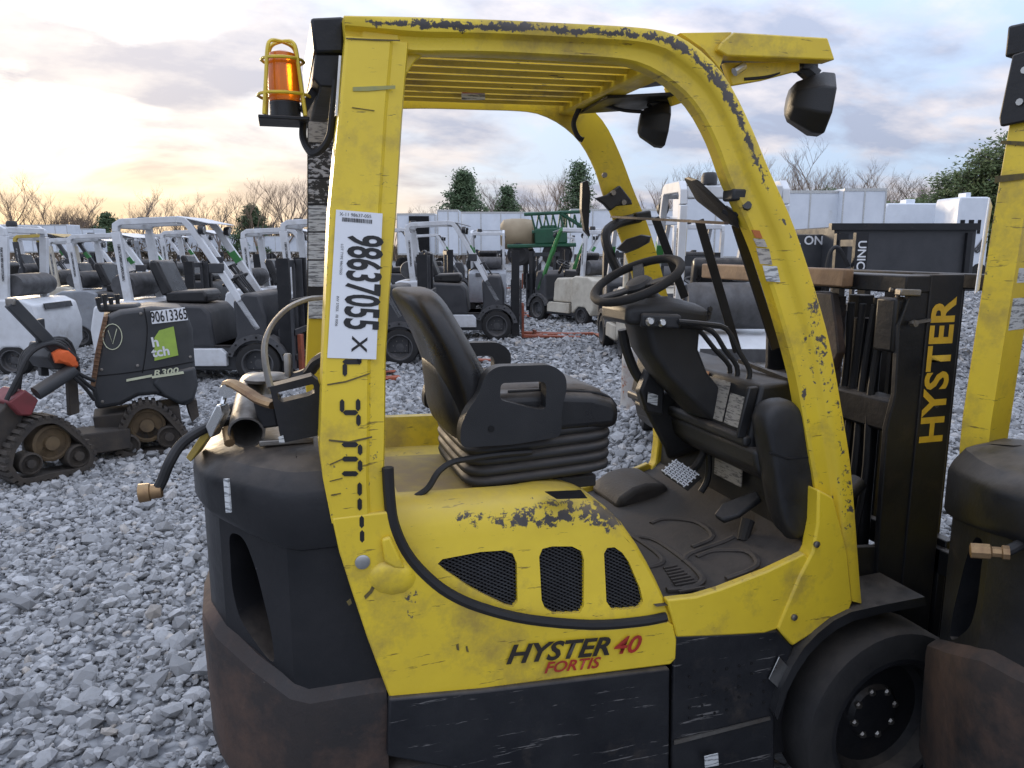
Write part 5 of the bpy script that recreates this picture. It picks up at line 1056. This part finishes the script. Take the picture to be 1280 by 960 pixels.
SG = tflat('lot_number_sign', [(188, 389), (231, 384), (235, 400), (190, 405)], .055, M['white_sticker'])
def ttext(name, s, mt, parent, u, v, uv, px, off, **kw): x = tp2(*uv, off)-tp2(u, v, off); return text(name, s, mt, parent, tp2(u, v, off), x, (0, 0, 1), px*(tp2(u, v, off)-tp2(u, v+1, off)).length, **kw)
ttext('sign_number', '90613365', M['ink'], SG, 211.5, 395, (231, 393), 19, .05, sx=.56, bold=.012, lift=.003)
GP = tflat('lime_panel', [(193, 422), (199, 413), (217, 408), (223, 444), (193, 451)], .055, M['lime'])
ttext('panel_lettering', 'h', M['white_ink'], GP, 194, 428, (214, 425), 17, .05, bold=.03, lift=.003); ttext('panel_lettering', 'tch', M['white_ink'], GP, 201, 440, (221, 437), 16, .05, bold=.03, lift=.003)
ttext('model_lettering', 'R300', M['cream'], BD, 207, 465, (237, 461), 10, .03, bold=.02, sx=1.35, shear=.2, lift=.004)
tflat('stripe', [(158, 474), (190, 468), (190, 471), (158, 477)], .052, M['cream']); tflat('stripe', [(190, 470), (229, 464), (230, 467), (190, 473)], .03, M['cream'])
b = MB(); b.tube([tp2(140.5+math.cos(k*math.pi/10)*12, 421+math.sin(k*math.pi/10)*16, .052) for k in range(21)], .0035, 5); b.build('chalk_ring', M['cream'], BD)
b = MB(); b.tube([tp2(135, 413, .052), tp2(141, 430, .052), tp2(146, 411, .052)], .0035, 5); b.build('chalk_mark', M['cream'], BD)
def track(belt, spr, rollers, off, tp=tp, ndir=ndir):
    T_ = empty('track', (0, 0, 0), 0, TL); L3 = cat([tp(u, v, off) for u, v in belt+belt[:1]], 4)[:-1]; cen = sum(L3, Vector())/len(L3)
    b = MB(); rings = []
    for p in L3+[L3[0]]:
        n = (p-cen).normalized(); rings.append([p, p-n*.035, p-n*.035+ndir*.20, p+ndir*.20])
    b.loft(rings, False); BL = b.build('belt', M['track'], T_, ang=40)
    for i, p in enumerate(resample(L3+[L3[0]], 34)[:-1]):
        n = (p-cen).normalized(); b = MB(); b.bar(p+n*.008-ndir*.004, p+n*.008+ndir*.204, .028, .026, n); b.build('lug', M['track'], BL)
    for (u, v, px), mt, dp in [(spr, M['tan'], .05)]+[(q, M['track'], .02) for q in rollers]:
        rr_ = px*(tp(u, v, off)-tp(u, v+1, off)).length
        MB().lathe([(rr_, .12), (rr_, .0), (rr_*.85, -.008), (rr_*.8, .02), (rr_*.4, .02), (rr_*.38, -.012), (rr_*.15, -.014), (.001, -.014)], tp(u, v, off+dp), ndir, 24).build('sprocket' if dp == .05 else 'roller', mt, T_, ang=35)
    b = MB(); b.prism([tp(u, v, off+.07) for u, v in ((spr[0]-10, spr[1]), (spr[0]+10, spr[1]), (rollers[1][0], rollers[1][1]), (rollers[0][0], rollers[0][1]))], ndir*.05); b.build('undercarriage', M['track'], T_, bevel=.01)
track([(9, 585), (14, 562), (36, 533), (55, 524), (75, 525), (97, 541), (116, 562), (117, 578), (106, 588), (60, 599), (25, 603)], (65, 554, 23), [(39, 580, 14), (99, 570, 15)], -.06)
track([(141, 562), (148, 545), (163, 515), (182, 505), (203, 511), (222, 530), (234, 548), (230, 562), (205, 568), (165, 572)], (184, 532, 21), [(160, 557, 14), (212, 546, 14)], -.04, tp2, vdir)
track([(9, 585), (14, 562), (36, 533), (55, 524), (75, 525), (97, 541), (116, 562), (117, 578), (106, 588), (60, 599), (25, 603)], (65, 554, 23), [(39, 580, 14), (99, 570, 15)], .60)
track([(141, 562), (148, 545), (163, 515), (182, 505), (203, 511), (222, 530), (234, 548), (230, 562), (205, 568), (165, 572)], (184, 532, 21), [(160, 557, 14), (212, 546, 14)], .60, tp2, vdir)
def tprismf(name, pts, off, dep, mt, parent=None, **kw):
    b = MB(); b.prism([tp(u, v, off) for u, v in pts], ndir*dep); return b.build(name, mt, parent or TL, **kw)
b = MB(); c0, c1 = tp(150, 545, .2), tp(40, 560, .2); b.bar(c0, c1, .16, .3, ndir); b.bar(tp2(225, 520, .25), tp2(120, 535, .25), .25, .36, vdir); b.build('frame', M['track'], TL, bevel=.01)
for off in (.08, .30):
    b = MB(); b.bar(tp(13, 378, off), tp(82, 450, off), .085, .05, ndir); LA = b.build('lift_arm', M['loader'], TL, bevel=.008)
    b = MB(); b.box(tp(14, 377, off), (.06, .05, .05)); b.build('arm_end', M['steel'], LA, bevel=.008)
tprismf('arm_pivot', [(66, 430), (82, 431), (96, 450), (90, 462), (70, 462), (60, 448)], .06, .32, M['loader'], bevel=.01)
for off in (.10, .34): tprismf('upright', [(84, 452), (96, 452), (100, 516), (88, 520)], off, .05, M['track'], bevel=.006)
tprismf('upright', [(46, 400), (56, 398), (62, 470), (52, 470)], .30, .05, M['loader'], bevel=.006)
MB().tube([tp(92, 462, .03), tp(45, 492, .03)], .05, 14).build('tilt_cylinder', M['loader'], TL)
RC = tprismf('red_coupler', [(11, 503), (32, 487), (49, 500), (40, 520), (26, 520)], -.02, .30, M['redpaint'], bevel=.012)
tprismf('bucket_arm', [(-5, 520), (15, 500), (30, 520), (20, 560), (5, 575), (-12, 560)], .04, .40, M['track'], bevel=.01)
for k in range(4): MB().tube(cat([tp(98, 450+k*5, .05*k), tp(70+k*4, 430-k*2, .05*k), tp(40-k*3, 440, .05*k), tp(22, 472+k*8, .05*k), tp(8, 500+k*6, .05*k)], 5), .016, 8).build('hydraulic_hose', M['gasket'], TL)
for k in range(3): MB().tube(cat([tp(88, 460+k*4, .02), tp(104, 470+k*6, .02), tp(118, 476+k*12, .04)], 4), .014, 8).build('hydraulic_hose', M['gasket'], TL)
b = MB(); random.seed(11); g0 = [(64, 443), (72, 438), (86, 436), (96, 446), (98, 456), (92, 460), (80, 455), (68, 452)]
b.loft([[tp(80+(u-80)*k, 447+(v-447)*k, off)+Vector((0, 0, random.uniform(-.012, .012))) for u, v in g0] for k, off in ((.5, -.03), (.9, -.02), (1, .02), (1, .10), (.9, .2), (.5, .22))], True); b.build('cloth', M['orange_cloth'], TL, ang=25)
b = MB(); b.box(tp2(150, 384, .3), (.28, .22, .06)); b.build('control_tower', M['loader'], TL, bevel=.02)
for k in range(4): MB().tube([tp2(124+k*8, 386, .15+.04*k), tp2(122+k*8, 372-k % 2*4, .15+.04*k)], [.012, .02], 8).build('control_stick', M['plastic'], TL)
tag(TL, 'black tracked mini loader with lime panel and lot number sign, parked at left', 'loader')
# ================================================================== trailers, motor homes, sprayer
M['trailer'] = mat('white_trailer_skin', (.70, .74, .79), (.62, .66, .71), 1.5, .4, stain=((.5, .5, .48), .6, .6))
def trailer(u0, u1, d, top, label, dep=2.5, yaw=0, wheels=True):
    a, c = ground_at(u0, d), ground_at(u1, d); r = empty('semi_trailer', (a+c)/2); D = H_*dep; zb, zt_ = 1.15, top; L_ = (c-a).length; X = (c-a).normalized()
    b = MB(); b.prism([a+Vector((0, 0, zb)), c+Vector((0, 0, zb)), c+D+Vector((0, 0, zb)), a+D+Vector((0, 0, zb))], (0, 0, zt_-zb)); b.build('box', M['trailer'], r, bevel=.05)
    for z in (zb, zt_-.12): b = MB(); b.prism([a-H_*.02+Vector((0, 0, z)), c-H_*.02+Vector((0, 0, z)), c-H_*.003+Vector((0, 0, z)), a-H_*.003+Vector((0, 0, z))], (0, 0, .12)); b.build('rail', M['zinc'], r)
    n = max(2, int(L_/1.2))
    for k in range(n+1):
        p = a.lerp(c, k/n)-H_*.012; b = MB(); b.bb(-.03, .03, -.008, .008, zb+.12, zt_-.12); b.v = [p+R_*q.x+H_*q.y+Vector((0, 0, q.z)) for q in b.v]; b.build('panel_seam', M['zinc'], r)
    for s in (.12, .2):
        p = a+(c-a)*s+Vector((0, 0, .5)); MB().lathe([(.5, 0), (.5, .3), (.25, .02)], p, H_, 16).build('wheel', M['rubber'], r)
    p = a+(c-a)*.8; b = MB(); b.bar(p+Vector((0, 0, zb)), p, .12, .12); b.build('landing_leg', M['dark'], r)
    tag(r, label, 'trailer', 'white trailers along the far edge of the yard'); return r
trailer(-60, 88, 80, 4.0, 'long white trailer farthest left behind the forklifts')
trailer(92, 121, 84, 3.7, 'shorter white trailer next to the long one at far left')
trailer(130, 300, 95, 3.3, 'low pale trailer behind the slanted white forklift leg')
trailer(305, 480, 90, 3.0, 'low pale trailer seen left of the yellow rear post')
trailer(498, 545, 52, 3.9, 'white box trailer with a dark open end beside the pine')
trailer(548, 574, 50, 4.05, 'narrow white trailer end between open box and longer trailer')
trailer(577, 700, 53, 4.05, 'white trailer below the tall pine tree')
trailer(712, 850, 46, 3.9, 'white trailer behind the steering wheel and far yellow leg')
trailer(852, 1044, 33.5, 4.05, 'white trailer just right of the screen bars')
trailer(1046, 1098, 33.0, 4.1, 'white trailer with ribbed end nearest the motor homes')
b = wallbox('trailer_opening', 511, 536, 270, 51.9, .05, M['hole'], None, zb=1.3); tag(b, 'dark open doorway in the white box trailer', 'opening')
def rv(u0, u1, vt, d, label, nose=1):
    a, c = ground_at(u0, d), ground_at(u1, d); r = empty('motor_home', (a+c)/2); X = (c-a); L_ = X.length; X.normalize(); top = atd((u0+u1)/2, vt, d).z
    P = lambda s, z, y=0: a+X*(s*L_)+Vector((0, 0, z))+H_*y
    b = MB(); b.prism([P(0, .5), P(1, .5), P(1, top-.5), P(.96, top-.12), P(.88, top), P(.04, top), P(0, top-.3)], H_*2.4); BDY = b.build('body', M['trailer'], r, bevel=.08, seg=3)
    for s0, s1, z0, z1 in ((.08, .22, .55, .72), (.34, .5, .55, .72), (.62, .72, .55, .72)):
        b = MB(); b.prism([P(s0, top*z0, -.02), P(s1, top*z0, -.02), P(s1, top*z1, -.02), P(s0, top*z1, -.02)], H_*.015); b.build('window', M['hole'], r)
    for k in range(3):
        b = MB(); b.tube(cat([P(.05+.1*k, top*(.42-.05*k), -.03), P(.35+.05*k, top*(.5-.04*k), -.03), P(.6+.05*k, top*(.36-.02*k), -.03), P(.95, top*(.58-.06*k), -.03)], 5), .05, 5); b.build('swoosh', M['grey_rim'], r)
    b = MB(); b.prism([P(.45, top, .8), P(.6, top, .8), P(.6, top+.28, .8), P(.45, top+.28, .8)], H_*.8); b.build('roof_unit', M['trailer'], r, bevel=.04)
    for s in (.2, .8): MB().lathe([(.4, 0), (.4, .3), (.2, .02)], P(s, .4, -.02), H_, 14).build('wheel', M['rubber'], r)
    tag(r, label, 'motor home', 'motor homes at the right'); return r
rv(1100, 1174, 254, 46, 'white motor home with grey swooshes right of the trailers')
rv(1190, 1230, 246, 42, 'white motor home partly hidden by the right yellow post')
o = wallbox('metal_shed', 1172, 1192, 256, 52, 3, M['trailer'], None); tag(o, 'small pale metal shed between the two motor homes', 'shed')
SPR = empty('field_sprayer', ground_at(675, 27)); ps = SPR.location
def sp(u, v, off=0): return atd(u, v, 27+off)
MB().lathe([(.35, -.62), (.52, -.5), (.56, -.2), (.56, .2), (.52, .5), (.35, .62)], sp(647, 293, .8), R_, 20).build('tank', M['tank'], SPR)
for off in (0, 1.0):
    b = MB(); b.tube([sp(634, 308, off), sp(720, 306, off)], .07, 6); b.tube([sp(655, 268, off), sp(738, 264, off)], .06, 6); b.tube([sp(700, 266, off), sp(738, 290, off)], .06, 6)
    for k in range(8): b.tube([sp(664+k*9, 268, off), sp(670+k*9, 290, off)], .035, 5); b.tube([sp(670+k*9, 290, off), sp(673+k*9, 268, off)], .03, 5)
    b.tube([sp(665, 290, off), sp(738, 288, off)], .06, 6); b.build('boom', M['dgreen'], SPR)
b = MB(); b.bar(sp(668, 296, .4), sp(708, 294, .4), .55, .9, H_); b.build('engine_hood', M['dgreen'], SPR, bevel=.05)
b = MB(); b.prism([sp(676, 282), sp(694, 281), sp(696, 298), sp(674, 298)], H_*.9); b.build('cab', M['dgreen'], SPR, bevel=.04)
for u, r_, px in ((648, 0, 14), (694, 0, 16), (655, 1.2, 14), (700, 1.2, 16)):
    MB().lathe([(.2, .25), (px/950*27, .22), (px/950*27, .0), (px/950*18, -.03), (.12, .05)], sp(u, 318, r_), H_, 20).build('wheel', M['rubber'], SPR)
tag(SPR, 'green field sprayer with folded booms and tan tank beyond the forklifts', 'sprayer')
# ================================================================== trees
M['bark'] = mat('grey_bark', (.22, .18, .15), (.16, .13, .11), 3, .9)
M['bark_warm'] = mat('warm_twigs', (.26, .19, .13), (.19, .135, .095), 3, .9)
M['needle'] = mat('pine_needles', (.06, .105, .05), (.095, .135, .06), 1.2, .8)
M['shrub'] = mat('evergreen_leaves', (.06, .095, .03), (.11, .14, .045), .8, .8)
M['brush'] = mat('dry_brush', (.14, .095, .06), (.08, .07, .045), .6, .9)
def bare_mesh(seed, h):
    rd = random.Random(seed); b = MB()
    def grow(p, d, L, r, lev):
        n = 3 if lev < 4 else 2; pts = [p]; q = p; dd = d
        for k in range(n):
            dd = (dd+Vector((rd.gauss(0, .13), rd.gauss(0, .13), .06+.02*lev))).normalized(); q = q+dd*L/n; pts.append(q)
        b.tube(pts, [r*(1-.55*i/n) for i in range(n+1)], 4 if lev < 2 else 3, cap=False)
        if lev >= 5: return
        for k in range(rd.randint(3, 4) if lev else 7):
            t = rd.uniform(.35, 1.0) if lev else rd.uniform(.3, 1.0); s = pts[min(int(t*n), n-1)].lerp(pts[min(int(t*n)+1, n)], t*n-int(t*n) if t < 1 else 1)
            az = rd.uniform(0, 6.283); sp_ = rd.uniform(.35, .85); nd = (dd*math.cos(sp_)+Vector((math.cos(az), math.sin(az), .15))*math.sin(sp_)).normalized()
            grow(s, nd, L*rd.uniform(.48, .72), r*rd.uniform(.42, .56), lev+1)
    grow(Vector((0, 0, -.2)), Vector((rd.gauss(0, .05), rd.gauss(0, .05), 1)).normalized(), h*.5, h*.015, 0)
    return b
def solid_tree(seed, h, w_, leaf, n, pine=True):
    rd = random.Random(seed); t_ = MB(); t_.tube([(0, 0, -.2), (0, .05, h*.5), (.05, 0, h*.96)], [h*.022, h*.014, h*.004], 6); c_ = MB()
    cl = []
    for k in range(n//26):
        z = rd.uniform(.16 if pine else .06, 1)**(.9); az = rd.uniform(0, 6.283)
        rad = w_*((1-z)**.8*1.05*(.62+.38*abs(math.sin(z*17+seed)))+.04 if pine else math.sqrt(max(0, 1-(z*1.1-.35)**2))*.9)*rd.uniform(.3, 1.05); cl.append((math.cos(az)*rad, math.sin(az)*rad, z*h))
        if k % 3 == 0: t_.tube([(0, 0, z*h*.93), cl[-1]], [h*.006, h*.002], 4)
    for x, y, z in cl:
        s = h*(.040 if pine else .05)*rd.uniform(.5, 1.3)
        for k in range(26):
            p = Vector((x+rd.gauss(0, s), y+rd.gauss(0, s), z+rd.gauss(0, s*.6))); a = Vector((rd.gauss(0, 1), rd.gauss(0, 1), rd.gauss(0, 1))).normalized()*leaf*rd.uniform(.6, 1.4); o = a.orthogonal().normalized()*leaf*.45
            c_.add([p-a, p+o, p+a, p-o], [(0, 1, 2, 3)])
    return t_, c_
BARE = []
for s in range(7):
    b = bare_mesh(s+20, 9.0); o = b.build('bare_tree', M['bark'] if s % 2 else M['bark_warm'], None, smooth=False); BARE.append(o)
rd = random.Random(4); used = set()
ORD = 'first second third fourth fifth sixth seventh eighth ninth tenth eleventh twelfth thirteenth fourteenth fifteenth sixteenth seventeenth eighteenth nineteenth twentieth twenty-first twenty-second twenty-third twenty-fourth'.split(); cnt = {}
def put_bare(u, d, h, lb):
    cnt[lb] = cnt.get(lb, -1)+1; lb = ORD[cnt[lb]]+' '+lb
    k = rd.randrange(7); 
    if k not in used: o = BARE[k]; used.add(k)
    else: o = BARE[k].copy(); COL.objects.link(o)
    p = ground_at(u, d); o.location = p; s = h/9.0; o.scale = (s*rd.uniform(.85, 1.15), s*rd.uniform(.85, 1.15), s); o.rotation_euler = (0, 0, rd.uniform(0, 6.28))
    tag(o, lb, 'tree', 'bare trees along the '+('left' if u < 420 else 'centre' if u < 800 else 'right')+' skyline'); return o
for u, h in ((12, 10.2), (30, 8), (62, 7.4), (75, 8.5), (84, 9), (92, 9.2), (104, 8.6), (118, 8), (133, 7.2), (150, 7), (172, 7.6), (188, 11.0), (205, 7.5), (222, 8), (240, 7.4), (258, 8.8), (275, 9.2), (290, 8.4), (305, 9), (325, 11), (342, 9), (360, 11.4), (378, 10.6), (398, 9.5)):
    put_bare(u, 94+rd.uniform(-6, 8), h*.95, 'bare tree from the left along the left skyline')
for u, h in ((496, 7), (530, 7.4), (610, 8), (622, 9.5), (636, 9), (655, 8.2), (668, 9.6), (682, 10.6), (690, 8.5), (700, 11), (708, 9), (728, 9.5), (745, 8.6)):
    put_bare(u, 88+rd.uniform(-5, 8), h, 'bare tree from the left on the skyline under the guard roof')
for u, h in ((832, 9.5), (846, 10.5), (860, 11), (876, 10), (890, 10), (905, 9), (985, 11.5), (1000, 11), (1018, 13), (1036, 12), (1052, 12.5), (1070, 10), (1085, 9.5), (1100, 10), (1114, 9.5), (1130, 10), (1142, 11), (1156, 10.5), (1166, 10), (1180, 11)):
    put_bare(u, 82+rd.uniform(-5, 8), h, 'bare tree from the left above the white trailers at right')
def put_solid(name, u, d, h, w_, seed, lb, mt, pine=True, leaf=.17, n=3000, g=None):
    r = empty(name, ground_at(u, d)); t_, c_ = solid_tree(seed, h, w_, leaf, n, pine)
    for m, nm, mm in ((t_, 'trunk', M['bark']), (c_, 'crown', mt)):
        m.v = [p+r.location for p in m.v]; m.build(nm, mm, r, smooth=False)
    tag(r, lb, 'tree', g)
put_solid('pine_tree', 580, 78, 8.9, 4.4, 1, 'tall dark green pine rising above the trailer beyond the seat', M['needle'], n=10400)
put_solid('pine_tree', 634, 80, 7.6, 3.0, 2, 'smaller narrow pine right of the tall one', M['needle'], n=5200)
put_solid('pine_tree', 722, 80, 10.2, 3.2, 3, 'dark pine showing beside the far yellow guard leg', M['needle'], n=6000)
put_solid('pine_tree', 318, 92, 6.4, 4.0, 4, 'dark evergreen among bare trees left of the yellow rear post', M['needle'], n=6000)
put_solid('pine_tree', 138, 92, 5.6, 3.4, 5, 'small dark evergreen above the white trailers at left', M['needle'], n=3600)
put_solid('evergreen_tree', 1228, 62, 9.0, 3.2, 6, 'big green evergreen touching the right yellow post', M['shrub'], False, n=13000)
put_solid('evergreen_tree', 1190, 66, 7.6, 3.4, 7, 'green evergreen sloping down left of the big one', M['shrub'], False, n=11000)
put_solid('evergreen_tree', 1262, 60, 10.0, 3.8, 8, 'green evergreen partly behind the right yellow post', M['shrub'], False, n=10000)
put_solid('evergreen_tree', 1150, 72, 6.0, 3.4, 9, 'low olive green tree above the left motor home', M['shrub'], False, n=8000)
put_solid('evergreen_tree', 1112, 74, 5.8, 3.0, 10, 'low olive tree just right of the trailer ends', M['shrub'], False, n=7000)
put_solid('evergreen_tree', 1036, 80, 7.4, 2.8, 12, 'dark rounded cedar under the bare trees at right', M['needle'], False, n=6000)
put_solid('evergreen_tree', 990, 82, 7.0, 2.4, 13, 'dark cedar just right of the yellow front leg', M['needle'], False, n=5200)
# undergrowth: one brown mass below the trees
b = MB(); rd = random.Random(9)
for k in range(26000):
    u = rd.uniform(-80, 1340); d = 98+rd.uniform(-6, 26) if u < 420 else 90+rd.uniform(-3, 26)
    hh = 3.4+1.3*math.sin(u*.021)+.8*math.sin(u*.057+2)+(1.2 if u > 820 else 0); p = ground_at(u, d)+Vector((0, 0, rd.uniform(0, 1)**.8*hh)); a = Vector((rd.gauss(0, .5), rd.gauss(0, .5), rd.gauss(0, 1))).normalized()*rd.uniform(.25, .7); o = a.orthogonal().normalized()*.10
    b.add([p-a, p+o, p+a, p-o], [(0, 1, 2, 3)])
o = b.build('undergrowth', M['brush'], None, smooth=False); tag(o, 'brown dry undergrowth below the line of bare trees', 'undergrowth', kind='stuff')
